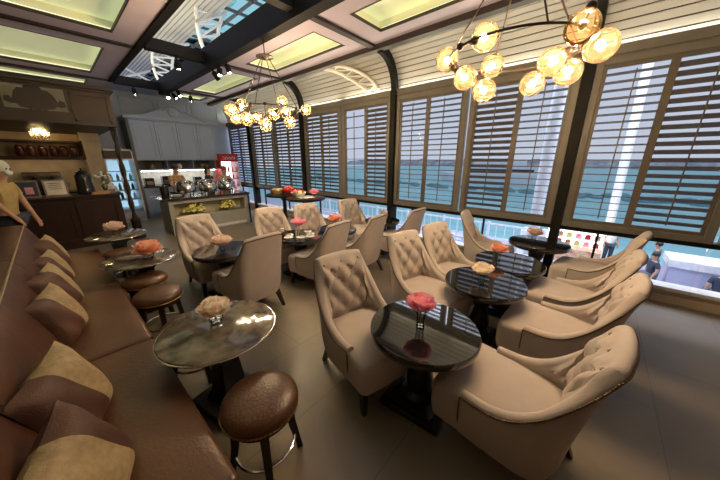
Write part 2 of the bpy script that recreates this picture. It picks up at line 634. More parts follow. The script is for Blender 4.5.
# ------------------------------------------------------------------ hall roof above the skylight
m = MB()
for i in range(12):
    x = 2.9 + i * .14
    m.span((x, 6, 6.0), (x + .095, 60, 6.04))
tag(m.build('roof_soffit', 'cove_board'), 'cream slatted hall roof seen through the skylight', 'roof', kind='structure')
struct(MB().span((2.8, 6, 6.1), (4.5, 60, 6.14)).build('roof_slab', 'bar_column'))
rg = struct_empty('roof_glazing')
fr = MB()
for i in range(54):
    fr.span((4.55, 6 + i * 1.0, 6.28), (8.2, 6.06 + i * 1.0, 6.36))
for i in range(6):
    fr.span((4.55 + i * .7, 6, 6.28), (4.61 + i * .7, 60, 6.36))
fr.build('glazing_bars', 'dark_grey_and_shade', rg)
MB().span((4.55, 6, 6.40), (8.2, 60, 6.41)).build('roof_pane', 'pane_blue', rg)


def truss(Y, left, right, label, r=.055):
    m = MB()
    a, _ = catmull([(x, z) for x, z in left], 17)
    b, _ = catmull([(x, z) for x, z in right], 17)
    a = [(p.x, Y, p.y) for p in a]
    b = [(p.x, Y + .25, p.y) for p in b]
    m.tube(a, r, 10)
    m.tube(b, r, 10)
    for i in range(0, 16, 2):
        m.tube([a[i], b[i + 1]], r * .62, 7)
        m.tube([b[i + 1], a[i + 2]], r * .62, 7)
    tag(m.build('roof_truss', 'white_steel', smooth=True), label, 'truss')


truss(10.0, [(4.3, 6.9), (4.05, 6.25), (3.93, 5.8), (3.93, 5.4), (3.98, 5.05), (4.1, 4.7), (4.3, 4.3)], [(5.8, 7.2), (5.2, 6.6), (4.86, 6.14), (4.66, 5.7), (4.62, 5.36), (4.7, 5.1), (4.95, 4.7)], 'white curved tubular truss above the nearer opening of the skylight')
truss(14.0, [(3.9, 6.3), (3.68, 5.7), (3.61, 5.22), (3.65, 4.88), (3.73, 4.6), (3.9, 4.2)], [(4.75, 6.3), (4.45, 5.75), (4.33, 5.28), (4.25, 4.9), (4.3, 4.5), (4.4, 4.2)], 'white curved tubular truss above the farther opening of the skylight', .05)
for k, (x0, x1, yy) in enumerate(((3.0, 4.6, 12.0), (3.1, 4.4, 17.0))):
    m = MB()
    m.tube([(x0, yy, 5.2), (x1, yy + .8, 5.9)], .05, 8).tube([(x0 + .2, yy + .9, 5.9), (x1 + .1, yy, 5.1)], .04, 8)
    tag(m.build('roof_brace', 'white_steel', smooth=True), ('crossed white steel braces behind the nearer skylight truss', 'crossed white steel braces beyond the farther skylight truss')[k], 'brace')

# ------------------------------------------------------------------ outside the windows
GZ = -2.4
struct(MB().span((4.75, -30, GZ - .2), (15.2, 40, GZ)).build('ground', 'ground_lavender'))
struct(MB().span((15.2, -120, -3.1), (220, 160, -3.0)).build('sea', 'water_teal'))
m = MB()
rng = random.Random(4)
top = []
for i in range(61):
    y = -160 + i * 6
    top.append((y, .2 + 1.6 * abs(math.sin(i * .37)) + 1.2 * rng.random()))
va = [m.bm.verts.new((200, y, -3)) for y, z in top]
vb = [m.bm.verts.new((212, y, z)) for y, z in top]
vc = [m.bm.verts.new((240, y, -3)) for y, z in top]
for i in range(60):
    m.bm.faces.new((va[i], va[i + 1], vb[i + 1], vb[i]))
    m.bm.faces.new((vb[i], vb[i + 1], vc[i + 1], vc[i]))
struct(m.build('hills', 'hill_grey'))
bw = MB()
rng = random.Random(8)
for i in range(90):
    bw.ball((46 + rng.uniform(-2, 2), -30 + i * 1.1, -2.9), rng.uniform(.5, 1.3), (1, 1, .5), 7, 5)
o = bw.build('breakwater_rocks', 'hill_dark')
tag(o, 'dark rock breakwater lying across the teal water', 'rocks', kind='stuff')


def railing(y0, y1, x, label):
    r = thing('terrace_railing', label, 'railing', (x, y0, GZ))
    L = y1 - y0
    m = MB()
    for z, h in ((1.3, .07), (.1, .05), (.7, .04)):
        m.span((-.025, 0, z), (.025, L, z + h))
    n = int(L / .35)
    for i in range(n):
        m.span((-.012, i * .35, .1), (.012, i * .35 + .035, 1.35))
    m.build('rail', 'hull_white', r)
    for i in range(int(L / 2.1) + 1):
        MB().span((-.05, i * 2.1 - .05, 0), (.05, i * 2.1 + .05, 1.42)).build('post', 'hull_white', r)
    return r


railing(1.6, 14.0, 9.5, 'nearer white balustrade on the terrace outside, below the shutters')
railing(1.2, 18.0, 12.5, 'farther white balustrade on the terrace outside, close to the water')
for k, (y0, y1) in enumerate(((3.0, 5.5), (7.0, 10.5))):
    o = MB().span((10.5, y0, GZ), (11.9, y1, GZ + .5), .02).build('planter_bench', 'cloth_blue')
    tag(o, ('blue bench block between the two white balustrades, nearer', 'blue bench block between the two white balustrades, farther')[k], 'bench')
# stall
st = thing('market_stall', 'brightly lit stall with shelves of goods outside beside the dark post', 'stall', (13.2, .3, GZ))
MB().span((-.5, -.9, 0), (.5, .9, .75)).build('stall_counter', 'goods_mix', st)
MB().span((.42, -.9, .75), (.5, .9, 1.7)).build('back_panel', 'stall_light', st)
m = MB()
for z in (.75, 1.05, 1.35):
    m.span((.0, -.9, z), (.42, .9, z + .02))
m.build('shelf', 'white', st)
for k in range(18):
    zz = (.77, 1.07, 1.37)[k % 3]
    b = MB()
    b.box((.2, 0, .08), (.14, .18, .16), None, .01).box((.2, 0, .175), (.05, .08, .03))
    o = b.build('goods_box', ('red', 'goods_mix', 'yellow_petal', 'pink')[k % 4], None)
    o.location = (13.2, .3 - .72 + (k // 3) * .29, GZ + zz)
    tag(o, 'small colourful packet on the shelves of the lit stall outside', 'packet', 'packets on the outdoor stall')
for k, (x, y, lx, ly, h, lab) in enumerate(((12.7, -3.3, 1.0, 2.2, .85, 'grey low counter with a white top outside among the seated people'),
                                            (14.3, 1.6, .8, 1.2, .7, 'white low counter outside nearest the water'))):
    q = thing('serving_counter', lab, 'counter', (x, y, GZ))
    MB().span((-lx / 2, -ly / 2, 0), (lx / 2, ly / 2, h), .02).build('counter_body', 'ground_lavender' if k == 0 else 'hull_white', q)
    MB().span((-lx / 2 - .05, -ly / 2 - .05, h), (lx / 2 + .05, ly / 2 + .05, h + .25), .02).build('counter_top', 'hull_white', q)
for k, (x, y, dx) in enumerate(((9.0, 1.15, -.0), (15.0, -.75, -.3))):
    m = MB()
    m.tube([(x, y, GZ), (x + dx, y - dx * .9, 7.5)], .15, 12)
    tag(m.build('canopy_mast', 'hull_white', smooth=True), ('upright pale mast outside behind the shutters, beside the dark post', 'leaning pale mast outside behind the nearest shutters')[k], 'mast')
bt = thing('ferry', 'white ferry boat on the teal water beyond the shutters', 'boat', (60, 16, -3.0))
MB().rings([[(-2, -9, 0), (2, -9, 0), (2, 8, 0), (0, 11, 0), (-2, 8, 0)], [(-2.5, -9.5, 2), (2.5, -9.5, 2), (2.5, 8.5, 2), (0, 13, 2.2), (-2.5, 8.5, 2)]], True, True, True).build('hull', 'hull_white', bt)
m = MB().span((-2, -8, 2), (2, 6, 3.4)).span((-1.6, -5, 3.4), (1.6, 4, 4.6))
m.build('cabin', 'hull_white', bt)
MB().span((-2.05, -7, 2.5), (-1.98, 5, 2.95)).build('window_band', 'cloth_navy', bt)


# ------------------------------------------------------------------ people
def skin_obj(name, chain, edges, m, parent, sub=2):
    me = bpy.data.meshes.new(name)
    bm = bmesh.new()
    lay = bm.verts.layers.skin.verify()
    vs = []
    for i, (p, r) in enumerate(chain):
        v = bm.verts.new(p)
        v[lay].radius = (r, r) if not isinstance(r, tuple) else r
        v[lay].use_root = i == 0
        vs.append(v)
    for a, b in edges:
        bm.edges.new((vs[a], vs[b]))
    bm.to_mesh(me)
    bm.free()
    me.materials.append(MATS[m])
    o = bpy.data.objects.new(name, me)
    C.objects.link(o)
    o.parent = parent
    k = o.modifiers.new('skin', 'SKIN')
    k.use_smooth_shade = True
    s = o.modifiers.new('sub', 'SUBSURF')
    s.levels = s.render_levels = sub
    return o


def person(label, loc, rz, hgt=1.6, arms=None, legs='stand', shirt='shirt_ochre', lower='cloth_navy', hair='long', haircol='hair', mask=False, lean=0.0, group=None):
    """front is local -Y.  arms: list of (elbow, hand) for the side -1 and +1"""
    root = thing('person', label, 'person', loc, rz, group)
    k = hgt / 1.65
    ch, ed = [], []

    def add(p, r, par=None):
        ch.append((Vector(p) * k, r * k if not isinstance(r, tuple) else tuple(q * k for q in r)))
        if par is not None:
            ed.append((par, len(ch) - 1))
        return len(ch) - 1
    ph = .86 if legs == 'stand' else .46

    def L(x, y, z):
        return (x, y - lean * max(0, z), z + ph)
    pel = add(L(0, 0, .02), (.135, .10))
    wai = add(L(0, .005, .17), (.115, .085), pel)
    che = add(L(0, .01, .36), (.14, .10), wai)
    nb = add(L(0, .005, .50), (.075, .06), che)
    nk = add(L(0, -.005, .56), .05, nb)
    hd0 = add(L(0, -.02, .63), (.065, .08), nk)
    hd1 = add(L(0, -.02, .70), (.075, .092), hd0)
    hd2 = add(L(0, -.015, .765), (.06, .072), hd1)
    hands = []
    arms = arms or [((-.22, .03, .22), (-.22, -.06, .0)), ((.22, .03, .22), (.22, -.06, .0))]
    sh = []
    for sgn, (el, hn) in zip((-1, 1), arms):
        s = add(L(sgn * .165, .01, .455), .056, che)
        e = add(L(*el), .042, s)
        h = add(L(*hn), .028, e)
        sh.append((s, e))
        d = (Vector(L(*hn)) - Vector(L(*el))).normalized()
        side = d.cross(Vector((0, 0, 1)))
        side = side.normalized() if side.length > .1 else Vector((1, 0, 0))
        pm = Vector(L(*hn)) + d * .05
        pmi = add(pm, (.034, .02), h)
        dn = d.cross(side).normalized()
        for j, ln in enumerate((.062, .075, .07, .055)):
            b = pm + d * .03 + side * (j - 1.5) * .018
            f1 = add(b, .009, pmi)
            f2 = add(b + d * ln * .55, .008, f1)
            add(b + d * ln * .9 + dn * (.018 if dn.z < 0 else -.018), .007, f2)
        t1 = add(pm - side * .035 - d * .01, .011, pmi)
        add(pm - side * .06 + d * .025, .009, t1)
    lg = []
    for sgn in (-1, 1):
        if legs == 'stand':
            hp = add((sgn * .085, 0, .84), .085, pel)
            kn = add((sgn * .09, -.01, .47), .058, hp)
            an = add((sgn * .09, .02, .08), .038, kn)
            add((sgn * .095, -.1, .035), .034, an)
        else:
            hp = add((sgn * .09, -.03, .47), .08, pel)
            kn = add((sgn * .11, -.42, .48), .058, hp)
            an = add((sgn * .11, -.44, .08), .038, kn)
            add((sgn * .11, -.55, .035), .034, an)
        lg.append((hp, kn, an))
    skin_obj('body', ch, ed, 'skin', root)
    hc = Vector(L(0, -.02, .70)) * k
    # shirt
    g = .016 * k
    P = lambda i: ch[i][0]
    RR = lambda i: (ch[i][1] if not isinstance(ch[i][1], tuple) else ch[i][1])

    def gr(i):
        r = RR(i)
        return tuple(q + g for q in r) if isinstance(r, tuple) else r + g
    sc = [(P(pel) - Vector((0, 0, .05 * k)), gr(pel)), (P(wai), gr(wai)), (P(che), gr(che)), (P(nb) - Vector((0, 0, .02)), gr(nb))]
    se = [(0, 1), (1, 2), (2, 3)]
    for s, e in sh:
        sc.append((P(s), gr(s)))
        se.append((2, len(sc) - 1))
        sc.append((P(s).lerp(P(e), .75), gr(e)))
        se.append((len(sc) - 2, len(sc) - 1))
    skin_obj('shirt', sc, se, shirt, root)
    lc = [(P(pel) + Vector((0, 0, .03)), tuple(q * 1.04 for q in gr(pel)))]
    le = []
    for hp, kn, an in lg:
        lc.append((P(hp), gr(hp)))
        le.append((0, len(lc) - 1))
        lc.append((P(kn), gr(kn)))
        le.append((len(lc) - 2, len(lc) - 1))
        lc.append((P(kn).lerp(P(an), .9), gr(an) * 1.1))
        le.append((len(lc) - 2, len(lc) - 1))
    skin_obj('trousers', lc, le, lower, root)
    # head details
    m = MB()
    for sgn in (-1, 1):
        m.ball(hc + Vector((sgn * .031, -.082, .0)) * k, .011 * k, seg=8, rings=6)
    m.build('eyes', 'hair', root, True)
    m = MB()
    m.ball(hc + Vector((0, -.097, -.025)) * k, .015 * k, (.8, 1, 1.3), 8, 6)
    for sgn in (-1, 1):
        m.ball(hc + Vector((sgn * .076, .005, -.01)) * k, .024 * k, (.35, .7, 1.2), 8, 6)
    m.build('nose_and_ears', 'skin', root, True)
    MB().box(hc + Vector((0, -.088, -.06)) * k, Vector((.04, .01, .009)) * k, None, .003).build('lips', 'red_sweet', root)
    m = MB()
    rad = 1.0 if hair != 'cap' else 1.08
    m.ball(hc + Vector((0, .018, .03)) * k, .098 * k * rad, (.93, 1.05, .98), 14, 10)
    if hair == 'long':
        m.ball(hc + Vector((0, .06, -.09)) * k, .085 * k, (1.0, .6, 1.6), 12, 8)
    if hair == 'cap':
        m.ball(hc + Vector((0, .03, -.02)) * k, .088 * k, (1.02, .9, .8), 12, 8)
    if hair == 'bun':
        m.ball(hc + Vector((0, .11, .04)) * k, .045 * k)
    m.build('hairnet_cap' if hair == 'cap' else 'hair', haircol, root, True)
    if mask:
        MB().ball(hc + Vector((0, -.068, -.05)) * k, .055 * k, (1.0, .75, .8), 12, 8).build('face_mask', 'mask_white', root, True)
    return root


person('person in an ochre shirt and white hairnet leaning beside the dark bar front', (-.5, 6.35, 0), 62, 1.62,
       [((-.24, -.05, .24), (-.2, -.2, .02)), ((.25, -.04, .22), (.25, -.15, -.06))], shirt='shirt_ochre', hair='cap', haircol='cap_white', mask=True, lean=.12)
bpy.data.objects['person'].location.x = -.53
person('person with dark hair in a patterned yellow top behind the first silver chafing dish', (2.2, 8.45, 0), 20, 1.52,
       [((-.22, -.08, .24), (-.1, -.3, .14)), ((.22, -.08, .24), (.1, -.32, .14))], shirt='shirt_floral', hair='bun', lean=.04)
person('person in black raising both hands to the face behind the middle chafing dish', (3.02, 8.5, 0), 60, 1.5,
       [((-.22, -.16, .32), (-.07, -.24, .52)), ((.22, -.16, .32), (.09, -.22, .5))], shirt='shirt_black', hair='long')
person('person in a pale patterned top behind the last chafing dish beside the red cooler', (3.4, 8.3, 0), 10, 1.46,
       [((-.22, -.08, .24), (-.12, -.28, .12)), ((.22, -.08, .24), (.1, -.32, .14))], shirt='shirt_floral', hair='bun', haircol='red_sweet')
person('standing person in a pale shirt outside by the water', (14.2, -.85, GZ), -75, 1.6, shirt='cap_white', lower='cloth_navy', hair='short')
for k, (x, y, rz, lab, sl) in enumerate(((12.2, -1.85, 200, 'seated person in dark clothes outside, beside the near end of the counter', 'grey block stool under the outdoor sitter by the near end of the counter'),
                                         (13.9, -2.1, 160, 'seated person in grey outside, farthest behind the counter by the water', 'grey block stool under the outdoor sitter farthest behind the counter'),
                                         (11.6, -3.1, 90, 'seated person in dark clothes outside, in front of the counter', 'grey block stool under the outdoor sitter in front of the counter'),
                                         (11.7, -4.3, 60, 'seated person in dark clothes outside, at the far side edge of the photo', 'grey block stool under the outdoor sitter at the edge of the photo'))):
    person(lab, (x, y, GZ), rz, 1.62, legs='sit', shirt='cloth_navy' if k != 1 else 'cloth_grey', lower='cloth_grey', hair='short')
    s_ = thing('outdoor_stool', sl, 'stool', (x, y, GZ), rz)
    MB().span((-.2, -.12, 0), (.2, .2, .34), .02).build('stool_body', 'cloth_grey', s_)

# ------------------------------------------------------------------ bar
XB = XL + .02
bar = thing('bar_counter', 'dark reddish wood bar counter under the brown canopy', 'counter', (0, 7.35, 0))
m = MB().span((XB, 0, .0), (.86, .6, .96))
for x in (-1.75, -1.1, -.45, .2):
    m.span((x, -.02, .12), (x + .06, 0, .9)).span((x + .55, -.02, .12), (x + .61, 0, .9))
    m.span((x + .06, -.02, .12), (x + .55, 0, .18)).span((x + .06, -.02, .84), (x + .55, 0, .9))
m.build('counter_front', 'bar_wood', bar)
MB().span((XB, -.05, .96), (.92, .65, 1.0), .01).build('counter_top', 'bar_wood', bar)
pole = thing('canopy_pole', 'dark twisted pole holding up the corner of the bar canopy', 'pole', (1.02, 7.42, 0))
MB().lathe([(.12, 0), (.12, .05), (.085, .08), (.075, .34), (.09, .4), (.05, .45)], n=20).build('pole_base', 'bar_wood', pole, True)
m = MB()
for q in (0, PI):
    m.tube([(.022 * math.cos(q + z * 9), .022 * math.sin(q + z * 9), .42 + z) for z in [i * .045 for i in range(42)]], .026, 8)
m.build('twisted_shaft', 'trim_dark', pole, True)
MB().lathe([(.03, 2.2), (.06, 2.22), (.05, 2.25), (.075, 2.28)], n=16).build('pole_cap', 'trim_dark', pole, True)

cp = thing('bar_canopy', 'brown wood canopy with a carved scroll plaque over the bar', 'canopy', (0, 7.3, 2.27))
m = MB()
m.span((.47, 0, .0), (1.08, .08, .6))                 # solid right panel
m.span((XB, 0, 0), (-.24, .08, .6))
m.span((-.24, 0, .0), (.47, .08, .19)).span((-.24, 0, .55), (.47, .08, .6))
m.span((1.0, .08, 0), (1.08, YB - 7.32, .6))
m.build('fascia', 'canopy_wood', cp)
m = MB()
for z, e in ((.58, .03), (.615, .06), (.64, .035)):
    m.span((XB, -e, z), (1.08 + e, .1, z + .035), .008)
    m.span((1.0, .1, z), (1.08 + e, YB - 7.32, z + .035))
m.build('cornice', 'canopy_wood', cp)
m = MB()
for (x0, x1, z0, z1) in ((.52, 1.03, .05, .53),):
    m.span((x0, -.018, z0), (x1, 0, z0 + .035)).span((x0, -.018, z1 - .035), (x1, 0, z1)).span((x0, -.018, z0), (x0 + .035, 0, z1)).span((x1 - .035, -.018, z0), (x1, 0, z1))
m.build('panel_moulding', 'canopy_wood', cp)
MB().span((XB, .08, .0), (1.0, YB - 7.32, .03)).build('soffit', 'canopy_wood', cp)
MB().span((XB, 1.0, .03), (.9, 1.04, .05)).build('led_strip', 'added_bar_glow', cp)  # hidden strip added to brighten what shows through the canopy opening
pl = [(-.75, 0), (-.72, .06), (-.60, .07), (-.55, .03), (-.47, .14), (-.36, .2), (-.22, .2), (-.17, .25), (0, .28), (.17, .25), (.22, .2), (.36, .19), (.47, .13), (.55, .03), (.6, .07), (.72, .05), (.75, -.02),
      (.6, -.04), (.5, -.03), (.4, -.08), (0, -.1), (-.4, -.08), (-.5, -.03), (-.6, -.04)]
Mp = Matrix.Translation((.115, .05, .30)) @ Matrix.Rotation(0, 4, 'Z')
MB().prism([(x * .46, z * 1.05) for x, z in pl], .04, Mp).build('carved_plaque', 'canopy_wood', cp)
m = MB()
for x in (.03, .115, .20):
    m.lathe([(.012, 0), (.03, .03), (.012, .06), (.022, .09), (.004, .12)], (x, .05, .15), 10)
m.build('finials', 'canopy_wood', cp, True)

bb = thing('back_bar', 'lit wooden back bar with a jar shelf behind the bar', 'cabinet', (0, 9.5, 0))
MB().span((XB, .55, 0), (.68, .8, 2.26)).build('back_panel', 'bar_back', bb)
MB().span((XB, .6, 2.32), (.95, .8, 3.4)).build('upper_panel', 'bar_column', bb)
MB().span((XB, 0, 0), (.68, .55, .88)).build('lower_cupboard', 'bar_wood', bb)
MB().span((XB, -.03, .88), (.7, .55, .92)).build('worktop', 'counter_black', bb)
MB().span((XB, .05, 1.70), (.68, .55, 1.735)).build('jar_shelf', 'bar_wood', bb)
MB().span((XB, .10, 1.685), (.66, .12, 1.70)).build('led_strip', 'added_bar_glow', bb)  # hidden strip added to brighten the wall behind the bar
MB().span((XB, .04, 1.655), (.68, .055, 1.735)).build('shelf_lip', 'bar_wood', bb)
MB().span((XB, .1, 2.04), (.68, .55, 2.08)).build('top_shelf', 'bar_wood', bb)
struct(MB().span((.68, 9.45, 0), (1.0, YB, 2.27)).span((.64, 9.4, 2.1), (1.0, 9.5, 2.27)).build('column_1', 'bar_column'))
for k in range(6):
    j = MB().lathe([(.062, 0), (.074, .02), (.074, .18), (.055, .21), (.04, .22), (.04, .24)], n=14).build('storage_jar', 'jar_red', None, True, (-.32 + k * .165, 9.66, 1.735))
    MB().lathe([(.04, .235), (.042, .25), (.01, .27)], n=12).build('jar_lid', 'brass', j, True)
    tag(j, 'dark red glass jar standing in the row on the back bar shelf', 'jar', 'dark jars on the back bar shelf')
# crystal lamp
cl = thing('crystal_lamp', 'glowing crystal drop lamp hanging over the back bar', 'lamp', (.05, 9.2, 2.22))
MB().lathe([(.02, .17), (.015, .12), (.14, .1), (.15, .085), (.13, .08), (.02, .09)], n=20).build('lamp_plate', 'brass', cl, True)
m = MB()
for q in range(3):
    rr = (.045, .085, .125)[q]
    n = (6, 12, 18)[q]
    for i in range(n):
        a = 2 * PI * i / n
        for z in range(6 - q):
            m.ball((rr * math.cos(a), rr * math.sin(a), .06 - z * .045), .018, (1, 1, 1.3), 6, 4)
m.build('crystal_drops', 'crystal', cl)
m = MB()
for i in range(5):
    a = 2 * PI * i / 5
    m.ball((.06 * math.cos(a), .06 * math.sin(a), .03), .03, seg=10, rings=6)
m.build('lamp_bulbs', 'crystal_bulb', cl, True)

# things on the bar
def frame_sign(loc, w_, h_, lab, pic):
    r = thing('menu_frame', lab, 'sign', loc, 0)
    MB().box((0, 0, h_ / 2), (w_, .03, h_), Euler((R(-8), 0, 0))).build('sign_frame', 'chrome', r)
    MB().box((0, -.018, h_ / 2), (w_ - .05, .006, h_ - .05), Euler((R(-8), 0, 0))).build('sign_sheet', 'paper' if not pic else 'cloth_navy', r)
    m = MB()
    if not pic:
        for i in range(6):
            m.box((-.01 + .01 * (i % 2), -.023 + .0, h_ * (.78 - i * .11)), (w_ * .55, .004, .012), Euler((R(-8), 0, 0)))
        m.build('printed_lines', 'print_grey', r)
    else:
        m.box((.02, -.024, h_ * .42), (w_ * .35, .004, h_ * .4), Euler((R(-8), 0, 0)))
        m.build('printed_picture', 'pink', r)


frame_sign((-.32, 7.55, 1.0), .28, .3, 'silver framed sign with a dark picture on the bar beside the person', True)
frame_sign((.02, 7.6, 1.0), .30, .3, 'silver framed sheet of printed lines on the bar beside the black urn', False)
ur = thing('coffee_urn', 'tall black coffee urn standing on the bar', 'urn', (.42, 7.65, 1.0))
MB().lathe([(.13, 0), (.135, .03), (.13, .08), (.12, .3), (.115, .36), (.08, .4)], n=24).build('urn_body', 'counter_black', ur, True)
MB().lathe([(.085, .4), (.09, .42), (.04, .45), (.015, .46), (.02, .49), (.003, .5)], n=20).build('urn_lid', 'counter_black', ur, True)
MB().tube([(-.0, -.12, .1), (0, -.16, .1), (0, -.165, .06)], .012).build('urn_tap', 'chrome', ur, True)


def glassware(name, loc, prof, lab, m_='vase_glass', cat='glass', group=None):
    o = MB().lathe(prof, n=16).build(name, m_, None, True, loc)
    tag(o, lab, cat, group)


for k, (x, y) in enumerate(((-.42, 9.62), (-.3, 9.7), (-.16, 9.62), (-.03, 9.7), (.1, 9.62), (.24, 9.7))):
    glassware('wine_glass', (x, y, .92), [(.035, 0), (.034, .004), (.006, .01), (.005, .09), (.03, .12), (.04, .17), (.034, .22)], 'clear stemmed glass on the worktop of the back bar', 'vase_glass', 'glass', 'stemmed glasses on the back bar')
em = thing('espresso_machine', 'silver espresso machine on the worktop behind the framed signs', 'coffee machine', (-.12, 9.75, .92))
MB().span((-.3, -.02, .0), (.3, .28, .12), .015).span((-.3, .1, .12), (.3, .28, .42), .015).span((-.3, -.1, .34), (.3, .28, .46), .02).build('machine_body', 'chrome', em)
m = MB()
for x in (-.14, .14):
    m.lathe([(.035, .27), (.035, .34)], (x, -.03, 0), 14).tube([(x, -.05, .29), (x, -.2, .28)], .012)
m.build('group_heads', 'counter_black', em, True)
sp = thing('flower_arrangement', 'tall silver and white flower arrangement on the corner of the bar', 'flowers', (.7, 7.65, 1.0))
MB().lathe([(.05, 0), (.055, .01), (.03, .05), (.05, .14), (.045, .16)], n=16).build('silver_urn', 'chrome', sp, True)
rng = random.Random(3)
m = MB()
for i in range(26):
    a, r_, z = rng.random() * 6.28, rng.random() * .14, .2 + rng.random() * .22
    m.tube([(0, 0, .14), (r_ * .5 * math.cos(a), r_ * .5 * math.sin(a), z * .8), (r_ * math.cos(a), r_ * math.sin(a), z)], .004, 5)
m.build('stems', 'leaf_green', sp)
m = MB()
rng = random.Random(3)
for i in range(26):
    a, r_, z = rng.random() * 6.28, rng.random() * .14, .2 + rng.random() * .22
    m.ball((r_ * math.cos(a), r_ * math.sin(a), z), .018 + .014 * rng.random(), (1, 1, .8), 7, 5)
m.build('blossoms', 'white', sp, True)
tr = thing('wooden_tray', 'small wooden tray lying on the bar below the flower arrangement', 'tray', (.6, 7.48, 1.0))
MB().span((-.13, -.1, 0), (.13, .1, .012)).span((-.13, -.1, .012), (.13, -.088, .05)).span((-.13, .088, .012), (.13, .1, .05)).span((-.13, -.088, .012), (-.118, .088, .05)).span((.118, -.088, .012), (.13, .088, .05)).build('tray_body', 'wood_tray', tr)
cd = thing('cake_cover', 'cream domed cover on the end of the bar', 'cake cover', (.8, 7.85, 1.0))
MB().lathe([(.12, 0), (.125, .01), (.11, .09), (.07, .14), (.02, .16), (.015, .18), (.003, .19)], n=24).build('dome', 'paper', cd, True)
MB().lathe([(.14, 0), (.14, .008)], n=24).build('plate', 'white', cd, True)
nc = thing('name_stand', 'small dark card stand on the bar beside the cream dome', 'card stand', (.78, 7.5, 1.0))
MB().box((0, 0, .04), (.09, .02, .08), Euler((R(-12), 0, 0))).build('card', 'cloth_grey', nc)

# ------------------------------------------------------------------ fridge, kitchen run
fg = thing('glass_door_fridge', 'upright glass door fridge with a blue glow behind the twisted pole', 'fridge', (1.27, 9.45, 0))
w2 = .30
m = MB().span((-w2, 0, 0), (w2, .68, .12)).span((-w2, .6, .12), (w2, .68, 1.92)).span((-w2, 0, .12), (-w2 + .03, .6, 1.92)).span((w2 - .03, 0, .12), (w2, .6, 1.92)).span((-w2, 0, 1.87), (w2, .6, 1.92))
m.build('cabinet_shell', 'sill_light', fg)
MB().span((-w2 + .03, -.03, 1.68), (w2 - .03, .0, 1.88)).build('header_panel', 'trim_dark', fg)
MB().span((-w2 + .03, .57, .3), (w2 - .03, .6, 1.68)).build('lit_back', 'screen_blue', fg)
m = MB()
for z in (.35, .6, .85, 1.1, 1.35):
    m.span((-w2 + .03, .05, z), (w2 - .03, .57, z + .012))
m.build('wire_shelf', 'white', fg)
for sx in (-1, 1):
    d = MB()
    x0, x1 = (-w2, -.004) if sx < 0 else (.004, w2)
    d.span((x0, -.04, .13), (x0 + .035, 0, 1.68)).span((x1 - .035, -.04, .13), (x1, 0, 1.68)).span((x0 + .035, -.04, .13), (x1 - .035, 0, .28)).span((x0 + .035, -.04, 1.64), (x1 - .035, 0, 1.68))
    dd = d.build('door', 'sill_light', fg)
    MB().span((x0 + .035, -.022, .28), (x1 - .035, -.018, 1.64)).build('door_glass', 'pane', dd)
    MB().span((sx * .05 - .008, -.07, .8), (sx * .05 + .008, -.045, 1.2)).build('door_handle', 'chrome', dd)
for k in range(12):
    o = MB().lathe([(.03, 0), (.032, .01), (.032, .12), (.014, .16), (.014, .19)], n=10).build('drink_bottle', ('white', 'jar_red', 'water_teal')[k % 3], None, True,
                 (1.06 + (k % 4) * .135, 9.75, (.612, .862, 1.112)[k // 4]))
    tag(o, 'small drink bottle on a shelf inside the blue lit fridge', 'bottle', 'bottles in the glass door fridge')

kb = thing('wall_cabinet', 'grey blue wall cabinet with four panelled doors and scrolled pediment', 'cabinet', (0, 9.72, 0))
MB().span((1.68, .02, 1.64), (3.86, .68, 2.72)).build('carcass', 'grey_blue', kb)
MB().span((1.62, -.04, 0), (1.68, .68, 2.72)).build('side_panel', 'dark_grey_and_shade', kb)  # this side lies in shade, put into its dark colour
m = MB()
for z, e in ((2.70, .03), (2.73, .06), (2.76, .045)):
    m.span((1.64 - e, -e, z), (3.9 + e, .68, z + .035), .006)
m.build('cornice', 'grey_blue', kb)
for k in range(4):
    x0 = 1.70 + k * .54
    d = MB().span((x0, -.005, 1.67), (x0 + .52, .02, 2.68), .004)
    for q in (((x0 + .06, 1.74), (x0 + .46, 1.755)), ((x0 + .06, 2.60), (x0 + .46, 2.615)), ((x0 + .06, 1.74), (x0 + .075, 2.615)), ((x0 + .445, 1.74), (x0 + .46, 2.615))):
        d.span((q[0][0], -.017, q[0][1]), (q[1][0], -.004, q[1][1]))
    dd = d.build('cabinet_door', 'grey_blue', kb)
    MB().ball((x0 + (.48 if k % 2 == 0 else .04), -.018, 1.8), .013, seg=8, rings=6).build('door_knob', 'chrome', dd, True)
pts = []
for i in range(41):
    t = i / 40
    x = 1.75 + 2.05 * t
    d_ = abs(x - 2.78) / 1.0
    z = 2.80 + .30 * (0.5 + .5 * math.cos(PI * min(1, d_))) + (.05 * math.cos(d_ * 12) if d_ < .26 else 0)
    pts.append((x, z))
MB().prism([(1.75, 2.795)] + pts + [(3.8, 2.795)], .04, Matrix.Translation((0, .06, 0))).build('pediment', 'grey_blue', kb)
m = MB()
m.tube([(x, .03, z) for x, z in pts], .018, 6)
m.build('pediment_scroll', 'grey_blue', kb, True)
MB().lathe([(.13, 0), (.13, .02), (.1, .035), (.04, .02), (.02, .03)], n=24, c=(2.78, .035, 2.98), M=Matrix.Rotation(R(90), 4, 'X')).build('medallion', 'grey_blue', kb, True)
m = MB().span((1.68, .1, 1.36), (3.8, .67, 1.385)).span((1.68, .1, 1.345), (3.8, .115, 1.40))
for x in (1.68, 2.4, 3.1, 3.78):
    m.span((x, .12, 1.385), (x + .02, .67, 1.64))
m.build('open_shelf', 'grey_blue', kb)
MB().span((1.7, .655, 1.385), (3.78, .67, 1.64)).build('shelf_back', 'dark_grey_and_shade', kb)  # dark sheet standing in for the shade of the shelf recess
MB().span((1.75, .13, 1.335), (3.75, .16, 1.36)).build('led_strip', 'led_white', kb)
kc = thing('kitchen_counter', 'grey kitchen counter with a black worktop along the back wall', 'counter', (0, 9.65, 0))
